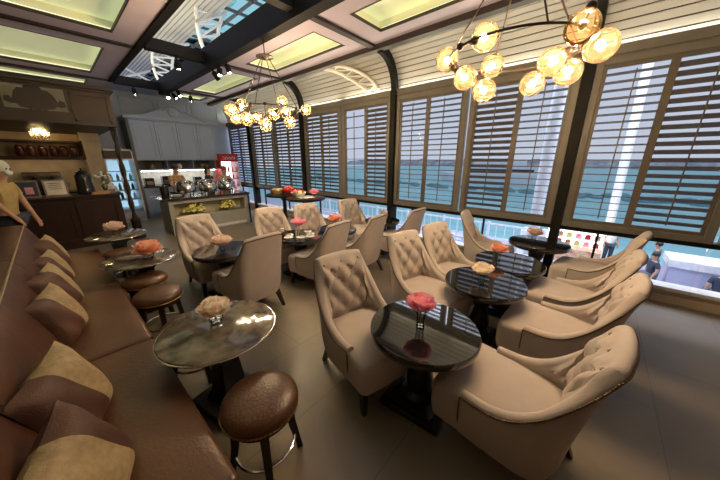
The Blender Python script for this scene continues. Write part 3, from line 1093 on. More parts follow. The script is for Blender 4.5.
MB().span((1.69, .05, .1), (3.8, .74, .88)).span((1.69, .1, 0), (3.8, .7, .1)).build('carcass', 'grey_blue', kc)
MB().span((1.69, 0, .88), (3.82, .75, .92)).build('worktop', 'counter_black', kc)
for k in range(4):
    x0 = 1.71 + k * .525
    d = MB().span((x0, .03, .14), (x0 + .5, .05, .85)).build('cupboard_door', 'grey_blue', kc)
    MB().span((x0 + .2, .01, .78), (x0 + .3, .028, .79)).build('door_handle', 'chrome', d)
MB().span((1.69, .735, .92), (3.86, .749, 1.63)).build('splashback', 'stone_splash', kc)
for k, (x, s_, c_, lab) in enumerate(((1.9, .22, 'counter_black', 'black coffee machine on the back worktop beside the tall side panel'), (2.35, .26, 'counter_black', 'black box oven on the back worktop behind the person'),
                                      (2.75, .17, 'wood_tray', 'wooden bread box on the back worktop'), (3.2, .2, 'counter_black', 'black kettle base on the back worktop near the red cooler'))):
    q = thing('counter_appliance', lab, 'appliance', (x, 10.0, .92))
    MB().span((-s_ / 2, -.12, 0), (s_ / 2, .12, s_), .012).build('appliance_body', c_, q)
    MB().span((-s_ / 2 + .03, -.128, .03), (s_ / 2 - .03, -.12, s_ * .6)).build('front_panel', 'chrome', q)
for k, (x, m_, lab) in enumerate(((2.05, 'brass', 'small brass pot on the open shelf, nearest the tall side panel'), (2.75, 'white', 'small white jar on the open shelf under the middle doors'), (3.45, 'wood_tray', 'small wooden box shaped jar on the open shelf near the red cooler'))):
    o = MB().lathe([(.05, 0), (.075, .03), (.08, .1), (.05, .14), (.055, .155)], n=18).build('storage_pot', m_, None, True, (x, 10.0, 1.385))
    tag(o, lab, 'pot')
rf = thing('red_drink_cooler', 'red drink cooler with a glowing white interior beside the shutters', 'fridge', (4.12, 9.55, 0))
m = MB().span((-.3, .55, 0), (.3, .6, 1.85)).span((-.3, 0, 0), (-.26, .55, 1.85)).span((.26, 0, 0), (.3, .55, 1.85)).span((-.26, 0, 0), (.26, .55, .25)).span((-.26, 0, 1.8), (.26, .55, 1.85))
m.build('cooler_shell', 'red', rf)
MB().span((-.3, -.03, 1.6), (.3, 0, 1.85)).build('header_sign', 'red', rf)
m = MB()
m.tube([(-.2 + i * .02, -.035, 1.72 + .03 * math.sin(i * 1.3) + .012 * math.sin(i * 2.9)) for i in range(21)], .012, 6)
m.tube([(-.2, -.035, 1.66), (0, -.035, 1.675), (.2, -.035, 1.66)], .006, 6)
m.build('white_script', 'white', rf)
MB().span((-.26, .5, .25), (.26, .55, 1.6)).build('lit_back', 'fridge_light', rf)
m = MB()
for z in (.5, .75, 1.0, 1.25):
    m.span((-.26, .04, z), (.26, .5, z + .012))
m.build('wire_shelf', 'white', rf)
dr = MB().span((-.3, -.03, .25), (-.265, 0, 1.6)).span((.265, -.03, .25), (.3, 0, 1.6)).build('door', 'white', rf)
MB().span((-.265, -.017, .25), (.265, -.013, 1.6)).build('door_glass', 'pane', dr)
for k in range(12):
    o = MB().lathe([(.032, 0), (.034, .01), (.034, .12), (.014, .16), (.014, .19)], n=10).build('soda_bottle', ('red', 'yellow_petal', 'leaf_green', 'white')[(k // 4 + k) % 4], None, True,
                 (3.93 + (k % 4) * .125, 9.8, (.762, 1.012, 1.262)[k // 4]))
    tag(o, 'small soda bottle on a shelf inside the red cooler', 'bottle', 'bottles in the red cooler')

# ------------------------------------------------------------------ buffet island
il = thing('buffet_island', 'grey buffet island with a black top and two planted niches', 'counter', (2.48, 7.0, 0))
hw = .90
m = MB()
m.span((-hw, 0, 0), (-hw + .09, .75, .78)).span((hw - .09, 0, 0), (hw, .75, .78))
m.span((-hw + .09, 0, .70), (hw - .09, .75, .78)).span((-hw + .09, 0, 0), (hw - .09, .75, .40))
m.span((-hw + .09, .3, .40), (hw - .09, .75, .70))
m.build('island_body', 'island_grey', il)
MB().span((-hw + .09, .285, .40), (hw - .09, .3, .70)).build('niche_back', 'niche_cream', il)
MB().span((-hw - .14, -.06, .78), (hw + .05, .8, .83), .008).build('worktop', 'counter_black', il)
MB().span((hw, -.02, 0), (hw + .04, .78, .78)).build('end_panel', 'counter_black', il)
MB().span((-hw + .1, -.012, .04), (hw - .1, 0, .1)).build('plinth_light', 'sill_light', il)


def blossom_bush(loc, sx, lab, n, seed):
    r = thing('flower_bunch', lab, 'flowers', loc)
    rng = random.Random(seed)
    m = MB()
    for i in range(90):
        a, u = rng.random() * 6.28, rng.random() ** .5
        p = Vector((math.cos(a) * u * sx, math.sin(a) * u * .11, .04 + (1 - u * u) * .2 * rng.random() + .02))
        q = Vector((rng.gauss(0, 1), rng.gauss(0, 1), rng.random() + .3)).normalized()
        s = q.cross(Vector((0, 0, 1))).normalized() * .018
        vs = [m.bm.verts.new(p - q * .03), m.bm.verts.new(p + s), m.bm.verts.new(p + q * .04 + Vector((0, 0, .005))), m.bm.verts.new(p - s)]
        m.bm.faces.new(vs)
    m.tube([(0, 0, 0), (0, 0, .06)], .05)
    o = m.build('leaves', 'leaf_green', r)
    o['kind'] = 'stuff'
    m = MB()
    for i in range(n):
        a, u = rng.random() * 6.28, rng.random() ** .5
        p = Vector((math.cos(a) * u * sx, math.sin(a) * u * .12 - .02, .03 + (1 - u * u) * .2 * rng.random() + .045))
        m.ball(p, .018 + .012 * rng.random(), (1, 1, .75), 7, 5)
    o = m.build('blossoms', 'yellow_petal', r, True)
    o['kind'] = 'stuff'
    r.scale = (1.05, 1.1, 1.3)


blossom_bush((2.1, 7.13, .40), .24, 'wider yellow flower bunch in the island niche under the first chafing dish', 95, 1)
blossom_bush((2.88, 7.13, .40), .18, 'smaller yellow flower bunch in the island niche nearer the shutters', 75, 2)
for k, (x, lab) in enumerate(((2.08, 'silver roll top chafing dish first from the black canister'), (2.56, 'silver roll top chafing dish in the middle of the island'), (3.02, 'silver roll top chafing dish nearest the red cooler'))):
    r = thing('chafing_dish', lab, 'chafing dish', (x, 7.4, .83))
    m = MB()
    for a in (45, 135, 225, 315):
        m.tube([(.15 * math.cos(R(a)), .13 * math.sin(R(a)), 0), (.17 * math.cos(R(a)), .15 * math.sin(R(a)), .08)], .012)
    m.build('dish_stand', 'chrome', r)
    MB().lathe([(.16, .05), (.20, .06), (.215, .1), (.21, .115)], n=28).build('water_pan', 'chrome', r, True)
    MB().lathe([(.208, .115), (.2, .16), (.16, .21), (.09, .235), (.0, .24)], n=28).build('dome_lid', 'chrome', r, True)
    MB().tube([(-.06, -.16, .2), (-.06, -.19, .21), (.06, -.19, .21), (.06, -.16, .2)], .009).build('lid_handle', 'dark_bronze', r, True)
    r.scale = (1.0, 1.25, 1.55)
cn = thing('canister', 'tall black canister on the island end beside the chafing dishes', 'canister', (1.66, 7.45, .83))
MB().lathe([(.075, 0), (.08, .01), (.085, .2), (.08, .23)], n=20).build('canister_body', 'counter_black', cn, True)
MB().lathe([(.083, .23), (.083, .245), (.02, .25), (.015, .27)], n=20).build('canister_lid', 'counter_black', cn, True)
for k in range(4):
    o = MB().lathe([(.06, 0), (.1, .012), (.105, .016), (.06, .008)], n=20).build('side_plate', 'white', None, True, (1.82, 7.2, .83 + k * .014))
    tag(o, 'white plate in the small stack at the island end', 'plate', 'plates stacked on the island')

# ------------------------------------------------------------------ sofa
sofa = thing('leather_banquette', 'long brown leather banquette running down the left side', 'sofa', (0, 0, 0))
sofa['label'] = 'long brown leather banquette with scattered cushions beside the marble tables'
YS, YE = -.55, 5.22
MB().span((-.52, YS, .06), (.16, YE, .30), .01).span((-.45, YS + .05, 0), (.10, YE - .05, .06)).build('sofa_base', 'leather_red', sofa)


def cushion(x0, x1, y0, y1, z0, z1, rr=.035):
    m = MB()
    m.box(((x0 + x1) / 2, (y0 + y1) / 2, (z0 + z1) / 2), (x1 - x0, y1 - y0, z1 - z0), None, rr, 4)
    bmesh.ops.subdivide_edges(m.bm, edges=[e for e in m.bm.edges if e.calc_length() > .3], cuts=10, use_grid_fill=True)
    cx, cy = (x0 + x1) / 2, (y0 + y1) / 2
    for v in m.bm.verts:
        if v.co.z > (z0 + z1) / 2:
            u = max(0, 1 - ((v.co.x - cx) / ((x1 - x0) / 2)) ** 2) * max(0, 1 - ((v.co.y - cy) / ((y1 - y0) / 2)) ** 4)
            v.co.z += .018 * u + .004 * math.sin(v.co.y * 17 + v.co.x * 9) * u
    return m


for a, b in ((YS, .85), (.85, 2.2), (2.2, 3.55), (3.55, YE)):
    cushion(-.26, .245, a + .003, b - .003, .29, .435).build('seat_cushion', 'leather', sofa, True)
prof = [(-.16, .30), (-.17, .45), (-.235, .66), (-.30, .84), (-.325, .885), (-.355, .905), (-.52, .905), (-.56, .88), (-.57, .8), (-.57, .06), (-.3, .06), (-.2, .2)]
for a, b in ((YS, 1.5), (1.5, 3.4), (3.4, YE)):
    m = MB()
    loops = []
    for i in range(9):
        t = i / 8
        y = a + .003 + (b - a - .006) * t
        sh = .02 * (max(0, abs(t - .5) * 2 - .9) / .1) ** 2
        loops.append([(x - (sh if j < 6 else 0), y, z - (sh if 2 < j < 8 else 0)) for j, (x, z) in enumerate(prof)])
    m.rings(loops, True, True, True)
    o = m.build('backrest', 'leather_red', sofa, True)
m = MB()
m.tube([(-.338, YS + .02, .897), (-.338, YE - .02, .897)], .007, 6)
m.build('piping', 'gold_fabric', sofa, True)


def pillow_mat(split, flip):
    name = 'pillow_two_tone_%d' % len(MATS)
    m = mat(name, (0.40, 0.30, 0.17), 0.6, c2=(0.30, 0.22, 0.12), scale=40, bump=0.25, bscale=160)
    nt = m.node_tree
    p = nt.nodes['Principled BSDF']
    col = p.inputs['Base Color'].links[0].from_socket
    tc = nt.nodes.new('ShaderNodeTexCoord')
    sx = nt.nodes.new('ShaderNodeSeparateXYZ')
    nt.links.new(tc.outputs['Object'], sx.inputs[0])
    k = nt.nodes.new('ShaderNodeMath')
    k.operation = 'MULTIPLY_ADD'
    k.inputs[1].default_value = .25
    nt.links.new(sx.outputs['Y'], k.inputs[0])
    nt.links.new(sx.outputs['X'], k.inputs[2])
    c = nt.nodes.new('ShaderNodeMath')
    c.operation = 'GREATER_THAN' if flip > 0 else 'LESS_THAN'
    c.inputs[1].default_value = split
    nt.links.new(k.outputs[0], c.inputs[0])
    mx = nt.nodes.new('ShaderNodeMix')
    mx.data_type = 'RGBA'
    nt.links.new(c.outputs[0], mx.inputs['Factor'])
    nt.links.new(col, mx.inputs['A'])
    mx.inputs['B'].default_value = (0.078, 0.030, 0.019, 1)
    nt.links.new(mx.outputs['Result'], p.inputs['Base Color'])
    return name


def pillow(loc, tilt, yaw, spin, size, lab, split, flip=1):
    m = MB()
    N = 18
    h = size / 2
    grid = {}
    for side in (1, -1):
        for i in range(N + 1):
            for j in range(N + 1):
                u, v = -1 + 2 * i / N, -1 + 2 * j / N
                e = (1 - u ** 4) * (1 - v ** 4)
                pin = 1 - .10 * (1 - max(abs(u), abs(v)) ** 0) - .07 * (1 - abs(u) ** 2) * abs(v) ** 3
                pin2 = 1 - .07 * (1 - abs(v) ** 2) * abs(u) ** 3
                if side == -1 and (i in (0, N) or j in (0, N)):
                    grid[(side, i, j)] = grid[(1, i, j)]
                    continue
                z = side * size * .19 * max(e, 0) ** .55 + .006 * math.sin(u * 7 + v * 5) * e
                grid[(side, i, j)] = m.bm.verts.new((u * h * pin2, v * h * pin, z))
        for i in range(N):
            for j in range(N):
                a = [grid[(side, i, j)], grid[(side, i + 1, j)], grid[(side, i + 1, j + 1)], grid[(side, i, j + 1)]]
                m.bm.faces.new(a)
    o = m.build('throw_pillow', pillow_mat(split * h, flip), None, True)
    Mx = Matrix.Translation(loc) @ Matrix.Rotation(R(yaw), 4, 'Z') @ Matrix.Rotation(R(tilt), 4, 'Y') @ Matrix.Rotation(R(spin), 4, 'Z')
    o.matrix_world = Mx
    tag(o, lab, 'pillow')
    return o


pillow((-.165, 1.60, .625), 72, -22, -86, .40, 'large gold and brown pillow, second from the near end of the sofa', -.05)
pillow((-.15, 1.13, .62), 70, -20, -84, .39, 'gold faced pillow with a brown top corner at the near end of the sofa', -.35, -1)
pillow((-.17, 2.62, .62), 72, -20, -86, .38, 'brown pillow with a gold top band, in front of the other far pillows', 0)
pillow((-.17, 3.12, .63), 72, -20, -86, .40, 'brown pillow with a gold top band, second of the four far pillows', -.3)
pillow((-.175, 3.85, .61), 72, -20, -86, .36, 'brown pillow with a gold top band, third of the four far pillows', -.1)
pillow((-.18, 4.45, .63), 72, -18, -86, .40, 'brown pillow at the bar end of the sofa, last of the far pillows', -.3)


# ------------------------------------------------------------------ chairs
CH, CA, CS = .92, .455, .42       # back top, arm front, seat height
half = [(-.268, -.19), (-.272, -.06), (-.268, .07), (-.258, .165), (-.212, .236), (-.10, .254)]
NS = 65
plan, PL = catmull(half + [(0, .258)] + [(-x, y) for x, y in half[::-1]], NS)


def smooth(a, b, x):
    t = min(1, max(0, (x - a) / (b - a)))
    return t * t * (3 - 2 * t)


def rim(a):
    if a < .31:
        return CH - .012 * (a / .31) ** 2
    t = (a - .31) / .69
    return CA + (CH - .012 - CA) * (1 - t) ** 3.6


def shell_pt(k, z, off):
    p = plan[k]
    a = abs(2 * k / (NS - 1) - 1)
    q0, q1 = plan[max(0, k - 1)], plan[min(NS - 1, k + 1)]
    d = (q1 - q0).normalized()
    n = Vector((-d.y, d.x))          # outward
    w_ = 1 - smooth(.34, .80, a)
    h = max(0, (z - .40) / (CH - .40))
    x = p.x * (1 + .03 * h * w_)
    y = p.y + (.065 * h + .045 * h ** 3) * w_
    if z < .40:
        s = (.40 - z) / .2
        x *= 1 - .07 * s * s
        y -= .03 * s * s * w_
    return Vector((x + n.x * off, y + n.y * off, z))


def tuft(k, z):
    a = abs(2 * k / (NS - 1) - 1)
    l = (k / (NS - 1) - .5) * PL
    p = l / .165 + (z - .86) / .20
    q = l / .165 - (z - .86) / .20
    f = (abs(math.sin(PI * p)) * abs(math.sin(PI * q))) ** .5
    wt = (1 - smooth(.46, .68, a)) * smooth(.42, .5, z)
    wt *= smooth(0, .07, rim(a) - .03 - z)
    return .046 * f * wt


def chair_shell():
    m = MB()
    T0, T1 = .018, -.045
    loops = []
    for k in range(NS):
        a = abs(2 * k / (NS - 1) - 1)
        h = rim(a) - .028
        l = []
        for i in range(7):
            l.append(shell_pt(k, .17 + (h - .17) * i / 6, T0))
        mid, rad = (T0 + T1) / 2, (T0 - T1) / 2
        for i in range(1, 6):
            q = PI * i / 6
            l.append(shell_pt(k, h + .032 * math.sin(q), mid + rad * math.cos(q)))
        for i in range(22):
            z = h - (h - .34) * i / 21
            l.append(shell_pt(k, z, T1 - tuft(k, z)))
        loops.append(l)
    m.rings(loops, False)
    for l in (loops[0], loops[-1]):
        m.bm.faces.new([m.bm.verts.new(p) for p in l])
    # covered buttons
    for i in range(-8, 9):
        for j in range(-8, 9):
            l = (i + j) / 2 * .165
            z = .86 + (i - j) / 2 * .20
            k = round((l / PL + .5) * (NS - 1))
            if not 0 <= k < NS:
                continue
            a = abs(2 * k / (NS - 1) - 1)
            if a > .62 or not .5 < z < rim(a) - .05:
                continue
            m.ball(shell_pt(k, z, T1 - .001), .011, (1, 1, 1), 8, 6)
    return m


def chair_seat():
    def outline(ins, z):
        pts = []
        hx0, hx1, yf, yb, rc = .283 - ins, .205 - ins, -.375 + ins, .235 - ins, .05
        raw = []
        for i in range(7):
            q = R(180 + 15 * i)
            raw.append((-hx0 + rc + rc * math.cos(q), yf + rc + rc * math.sin(q)))
        for i in range(5):
            t = -.6 + 1.2 * i / 4
            raw.append((t * hx0, yf - .012 * (1 - (t / .9) ** 2)))
        for i in range(7):
            q = R(270 + 15 * i)
            raw.append((hx0 - rc + rc * math.cos(q), yf + rc + rc * math.sin(q)))
        raw += [(hx0 - .005, -.16), (hx0 - .03, .02), (hx1, yb - .05), (hx1 - .04, yb), (0, yb), (-hx1 + .04, yb), (-hx1, yb - .05), (-hx0 + .03, .02), (-hx0 + .005, -.16)]
        return [(x, y, z) for x, y in raw]
    def shrink(k, z):
        return [(x * k, -.07 + (y + .07) * k, z) for x, y, _ in outline(.018, 0)]
    m = MB()
    m.rings([outline(.035, .175), outline(.008, .19), outline(0, .25), outline(0, CS - .05), outline(.004, CS - .02), outline(.018, CS), shrink(.8, CS + .012), shrink(.5, CS + .02), shrink(.2, CS + .024), shrink(.02, CS + .025)], True, True, True)
    return m


def chair_leg(sx, rear):
    m = MB()
    if rear:
        a, b = Vector((sx * .19, .19, .20)), Vector((sx * .205, .285, 0))
        s0, s1 = .024, .015
    else:
        a, b = Vector((sx * .235, -.31, .20)), Vector((sx * .245, -.33, 0))
        s0, s1 = .026, .014
    L = []
    for p, s in ((a, s0), (a.lerp(b, .5), (s0 + s1) / 2), (b, s1)):
        L.append([(p.x - s, p.y - s, p.z), (p.x + s, p.y - s, p.z), (p.x + s, p.y + s, p.z), (p.x - s, p.y + s, p.z)])
    return m.rings(L, True, True, True)


def chair_nails():
    path = []
    for i in range(14):
        p = shell_pt(0, .19 + (CA - .22) * i / 14, .017)
        path.append(Vector((p.x, p.y - .001, p.z)))
    path += [shell_pt(k, rim(abs(2 * k / (NS - 1) - 1)) - .022, .020) for k in range(NS)]
    for i in range(14):
        p = shell_pt(NS - 1, CA - .03 - (CA - .22) * i / 14, .017)
        path.append(Vector((p.x, p.y - .001, p.z)))
    return beads(path, 190, .0062)


def beads(path, n, r):
    pts, _ = catmull(path, n * 2)
    return MB().tube(pts, [r if i % 2 else r * .45 for i in range(n * 2)], 6)


CHAIR = None


def chair(x, y, rz, label):
    global CHAIR
    if CHAIR is None:
        t = thing('tufted_armchair', label, 'chair', (x, y, 0), rz, 'beige tufted armchairs')
        chair_shell().build('backrest', 'chair_fabric', t, True)
        chair_seat().build('seat', 'chair_fabric', t, True)
        for sx in (-1, 1):
            chair_leg(sx, 0).build('leg', 'wood_black', t)
            chair_leg(sx, 1).build('leg', 'wood_black', t)
        chair_nails().build('nailhead_trim', 'nail_bronze', t)
        CHAIR = t
        return t
    t = copy_tree(CHAIR)
    t.location = (x, y, 0)
    t.rotation_euler = (0, 0, R(rz))
    t['label'] = label
    return t


chair(1.36, 1.16, -12, 'beige tufted armchair facing the nearest black table, beyond the pink flower')
chair(1.46, .12, 175, 'largest beige armchair in the near corner, its back to the floor edge')
chair(2.28, 1.12, -12, 'beige tufted armchair on the far side of the table with the cream flower')
chair(2.90, 1.06, -12, 'beige tufted armchair on the far side of the table with the orange flower')
chair(4.06, 1.08, 10, 'beige tufted armchair beside the window on the far side of the window table')
chair(2.36, .0, 176, 'second beige armchair of the window row, seat beside the cream flower table')
chair(3.06, -.04, 176, 'third beige armchair of the window row, seat beside the orange flower table')
chair(4.02, -.16, 172, 'beige armchair against the glass on the near side of the window table')
chair(1.2, 3.78, 2, 'beige tufted armchair nearest the island, facing the single peach flower table')
chair(1.28, 2.80, 184, 'beige armchair turned away, its plain back hiding the peach flower table')
chair(2.16, 3.60, -10, 'beige tufted armchair facing the glassware table, in front of the high tables')
chair(2.80, 3.46, -10, 'beige tufted armchair beside the second high table, facing the hidden middle table')
chair(2.2, 2.64, 186, 'beige armchair turned away on the near side of the glassware table')
chair(2.88, 2.54, 186, 'beige armchair turned away beside the middle floor, between two other plain backs')
chair(3.7, 3.28, -8, 'beige tufted armchair close to the shutters on the far side of the last table')
chair(3.74, 2.38, 180, 'beige armchair in side view near the shutters with its seat toward the bar')

# ------------------------------------------------------------------ black tables
TZ = .60
BT = None


def black_table(x, y, label, sc=1.0):
    global BT
    if BT is None:
        t = thing('pedestal_table', label, 'table', (x, y, 0), 4, 'black pedestal tables')
        MB().lathe([(.30, TZ - .055), (.345, TZ - .05), (.352, TZ - .04), (.352, TZ - .008), (.346, TZ), (.0, TZ)], n=56).build('tabletop', 'black_gloss', t, True)
        MB().lathe([(.11, .055), (.115, .08), (.08, .11), (.088, .14), (.09, .2), (.065, .30), (.058, .34), (.07, .36), (.09, .40), (.095, .44), (.09, .48), (.085, .50), (.12, .53), (.16, .546)], n=32).build('pedestal', 'wood_black', t, True)
        MB().box((0, 0, .022), (.40, .40, .044), None, .006).box((0, 0, .052), (.33, .33, .02), None, .005).build('plinth', 'wood_black', t)
        BT = t
    else:
        t = copy_tree(BT)
        t.location = (x, y, 0)
        t['label'] = label
    t.scale = (sc, sc, 1)
    return t


black_table(1.41, .68, 'nearest round black glossy table, with the bright pink flower')
black_table(2.40, .60, 'round black glossy table with the cream flower in a glass', .97)
black_table(3.09, .56, 'round black glossy table with the orange flower in a glass', .97)
black_table(4.12, .44, 'round black table beside the dark window post with a pale peach flower')
black_table(1.22, 3.29, 'round black table with one peach flower beside the plain armchair back')
black_table(2.22, 3.12, 'round black table crowded with glassware')
black_table(2.84, 2.99, 'round black table with an orange flower hidden behind plain armchair backs', .9)
black_table(3.84, 2.83, 'round black table near the shutters between the last two armchairs', .9)

# ------------------------------------------------------------------ flowers and vases
def bloom(r, seed, dens=1.0):
    rng = random.Random(seed)
    m = MB()
    for layer in range(6):
        t = layer / 5
        n = int(4 + layer * 1.4)
        rho = r * (.34 + .70 * t)
        for i in range(n):
            a = 2 * PI * (i + rng.random() * .4) / n + layer * .8
            pm = R(140 - 58 * t + rng.uniform(-12, 12))
            wid = R(rng.uniform(40, 54)) * (1.15 - .25 * t)
            jit = rng.uniform(.9, 1.1)
            g = []
            for u in range(6):
                uu = u / 5
                ph = R(12) + (pm - R(12)) * uu
                row = []
                for v in range(5):
                    vv = (v - 2) / 2
                    w2_ = wid * math.sin(PI * (.22 + .58 * uu)) / max(.55, math.sin(ph))
                    az = a + vv * min(w2_, R(62))
                    q = jit * rho * (1 + .10 * math.sin(vv * 6 + i * 1.7 + layer) * uu ** 2 + .30 * uu ** 4 + .06 * vv * vv * uu)
                    pp = ph - .16 * vv * vv * uu
                    row.append(m.bm.verts.new((q * math.sin(pp) * math.cos(az), q * math.sin(pp) * math.sin(az), -q * math.cos(pp) * .95)))
                g.append(row)
            for u in range(5):
                for v in range(4):
                    m.bm.faces.new((g[u][v], g[u][v + 1], g[u + 1][v + 1], g[u + 1][v]))
    m.ball((0, 0, -r * .08), r * .40, (1, 1, .8), 10, 8)
    return m


def flower(x, y, z0, h, r, m_, seed, lab, stem=True, leaf=False):
    t = thing('cut_flower', lab, 'flower', (x, y, z0 + h), seed * 40)
    bloom(r, seed).build('bloom', m_, t, True)
    if stem:
        MB().tube([(0, 0, -h + .012), (.003, .002, -h * .5), (0, 0, -r * .3)], .004, 6).build('stem', 'leaf_green', t, True)
    return t


def vase(x, y, z0, h, r, lab, bowl=False):
    t = thing('glass_vase', lab, 'vase', (x, y, z0))
    if bowl:
        pr = [(r * .5, 0), (r * .9, h * .2), (r, h * .5), (r * .8, h * .9), (r * .75, h)]
    else:
        pr = [(r * .8, 0), (r * .8, h * .1), (r * .7, h * .3), (r * .95, h), ]
    b = MB()
    loops = [[(q * math.cos(2 * PI * i / 18), q * math.sin(2 * PI * i / 18), z) for i in range(18)] for q, z in pr]
    b.rings(loops, True, True, False).build('vase_wall', 'vase_glass', t, True)
    MB().lathe([(r * .72, .002), (r * .72, .012)], n=18).build('vase_base', 'vase_glass', t, True)
    return t


FL = [  # x, y, table z, bloom height, bloom radius, material, vase h, vase r, words
    (1.40, .70, TZ, .195, .07, 'pink', .115, .034, 'bright pink', 'on the nearest black table'),
    (2.36, .62, TZ, .145, .068, 'cream_petal', .10, .034, 'cream', 'on the second black table from the camera'),
    (3.03, .66, TZ, .16, .066, 'orange_petal', .11, .034, 'orange', 'on the black table behind the cream flower'),
    (4.10, .50, TZ, .16, .07, 'peach', .12, .034, 'pale peach', 'on the black table at the window post'),
    (1.20, 3.30, TZ, .14, .085, 'peach', .08, .034, 'peach', 'on the black table nearest the island'),
    (2.26, 3.2, TZ, .2, .08, 'pink', .11, .03, 'rosy pink', 'among the glassware on the crowded table'),
    (2.84, 3.02, TZ, .2, .08, 'orange_petal', .1, .034, 'orange', 'on the table hidden behind two plain armchair backs'),
    (3.93, 2.87, TZ, .14, .055, 'peach', .1, .034, 'peach', 'on the table close to the shutters'),
]
for k, (x, y, z, h, r, m_, vh, vr, c_, where) in enumerate(FL):
    flower(x, y, z, h, r, m_, k + 1, '%s flower in a clear glass %s' % (c_, where))
    vase(x, y, z, vh, vr, 'clear glass vase holding the %s flower %s' % (c_, where))

# ------------------------------------------------------------------ glassware on the crowded table
for k, (dx, dy) in enumerate(((-.18, .02), (-.1, .12), (-.06, -.1), (.06, -.16), (.14, -.06), (.2, .06))):
    t = thing('tea_cup', 'small clear cup on the crowded black table', 'cup', (2.22 + dx, 3.12 + dy, TZ), 0, 'cups on the crowded table')
    MB().lathe([(.06, 0), (.065, .006), (.02, .008)], n=18).build('saucer', 'white', t, True)
    MB().rings([[(q * math.cos(2 * PI * i / 14), q * math.sin(2 * PI * i / 14), z) for i in range(14)] for q, z in ((.02, .008), (.032, .03), (.037, .06))], True, True, False).build('cup_wall', 'vase_glass', t, True)
bx = thing('tissue_box', 'dark tissue box lying on the crowded black table', 'box', (2.05, 3.3, TZ), 20)
MB().box((0, 0, .03), (.16, .1, .06), None, .008).build('box_body', 'leather_red', bx)
MB().lathe([(.03, .058), (.02, .08), (.03, .1)], n=8).build('tissue', 'white', bx, True)

# ------------------------------------------------------------------ high tables with sweets by the window
def high_table(x, y, lab):
    t = thing('high_table', lab, 'table', (x, y, 0))
    MB().lathe([(.30, .90), (.37, .905), (.38, .92), (.38, .945), (.37, .95), (0, .95)], n=40).build('tabletop', 'wood_black', t, True)
    MB().lathe([(.05, .05), (.04, .12), (.04, .8), (.12, .9)], n=20).build('column', 'wood_black', t, True)
    MB().lathe([(.24, 0), (.24, .02), (.08, .06), (.05, .08)], n=32).build('foot', 'wood_black', t, True)


high_table(3.26, 5.06, 'tall black table by the shutters with a bread basket, farther from the camera')
high_table(3.22, 4.24, 'tall black table by the shutters with a white cloth and fruit bowl')
br = thing('bread_basket', 'woven basket on the farther high table', 'basket', (3.2, 5.2, .95))
MB().lathe([(.13, 0), (.15, .03), (.17, .08), (.155, .075), (.13, .03), (0, .02)], n=24).build('basket_wall', 'wood_tray', br, True)
for k in range(6):
    a = k * 1.05
    o = MB().ball((0, 0, 0), .04, (1.3, .9, .75), 10, 8).build('bread_roll', 'gold_fabric' if k % 2 else 'cream_petal', None, True, (3.2 + .075 * math.cos(a), 5.2 + .075 * math.sin(a), 1.03), (0, 0, a))
    tag(o, 'golden bread roll in the basket on the farther high table', 'bread', 'bread rolls in the basket')
for (x, y, lab) in ((3.3, 4.92, 'red bowl of sweets on the farther high table'), (3.12, 4.34, 'white bowl of fruit on the nearer high table')):
    t = thing('serving_bowl', lab, 'bowl', (x, y, .95))
    MB().lathe([(.06, 0), (.065, .012), (.13, .06), (.15, .1), (.14, .1), (.12, .06), (0, .02)], n=28).build('bowl_wall', 'red_sweet' if 'red' in lab else 'white', t, True)
    for k in range(7):
        a = k * .9
        rr = 0 if k == 0 else .075
        o = MB().ball((0, 0, 0), .038, (1, 1, .95), 10, 8).build('sweet' if 'red' in lab else 'fruit', ('red_sweet', 'gold_fabric', 'yellow_petal')[k % 3] if 'fruit' in lab else 'red_sweet', None, True,
                     (x + rr * math.cos(a), y + rr * math.sin(a), 1.055 if k else 1.08))
        tag(o, ('round red sweet in the red bowl' if 'red' in lab else 'round fruit in the white bowl') + ' on the high table', 'sweet' if 'red' in lab else 'fruit', 'pieces in the ' + ('red' if 'red' in lab else 'white') + ' bowl')
nk = MB()
N = 28
vs = []
for i in range(9):
    rr = .38 * 1.06 * i / 8
    row = []
    for j in range(N):
        a = 2 * PI * j / N
        z = .956
        r2 = rr * .38
        if i == 8:
            r2, z = .20 + .03 * math.cos(9 * a), .957
        elif i >= 5:
            r2, z = .14 + .015 * (i - 5), .957
        row.append((3.22 + r2 * math.cos(a), 4.24 + r2 * math.sin(a), z))
    vs.append(row)
nk.rings(vs[1:], True, True, False)
tag(nk.build('table_napkin', 'white', None, True), 'white scalloped cloth spread on the nearer high table', 'tablecloth')
flower(3.36, 4.16, .955, .12, .07, 'pink', 21, 'deep pink flower beside the fruit bowl on the nearer high table', True)
vase(3.36, 4.16, .957, .09, .03, 'clear glass vase holding the deep pink flower on the nearer high table')
flower(3.42, 5.12, .95, .13, .065, 'orange_petal', 22, 'orange red flower beside the red bowl on the farther high table', True)
vase(3.42, 5.12, .95, .09, .03, 'clear glass vase holding the orange red flower on the farther high table')

# ------------------------------------------------------------------ marble tables and stools by the sofa
MT = None


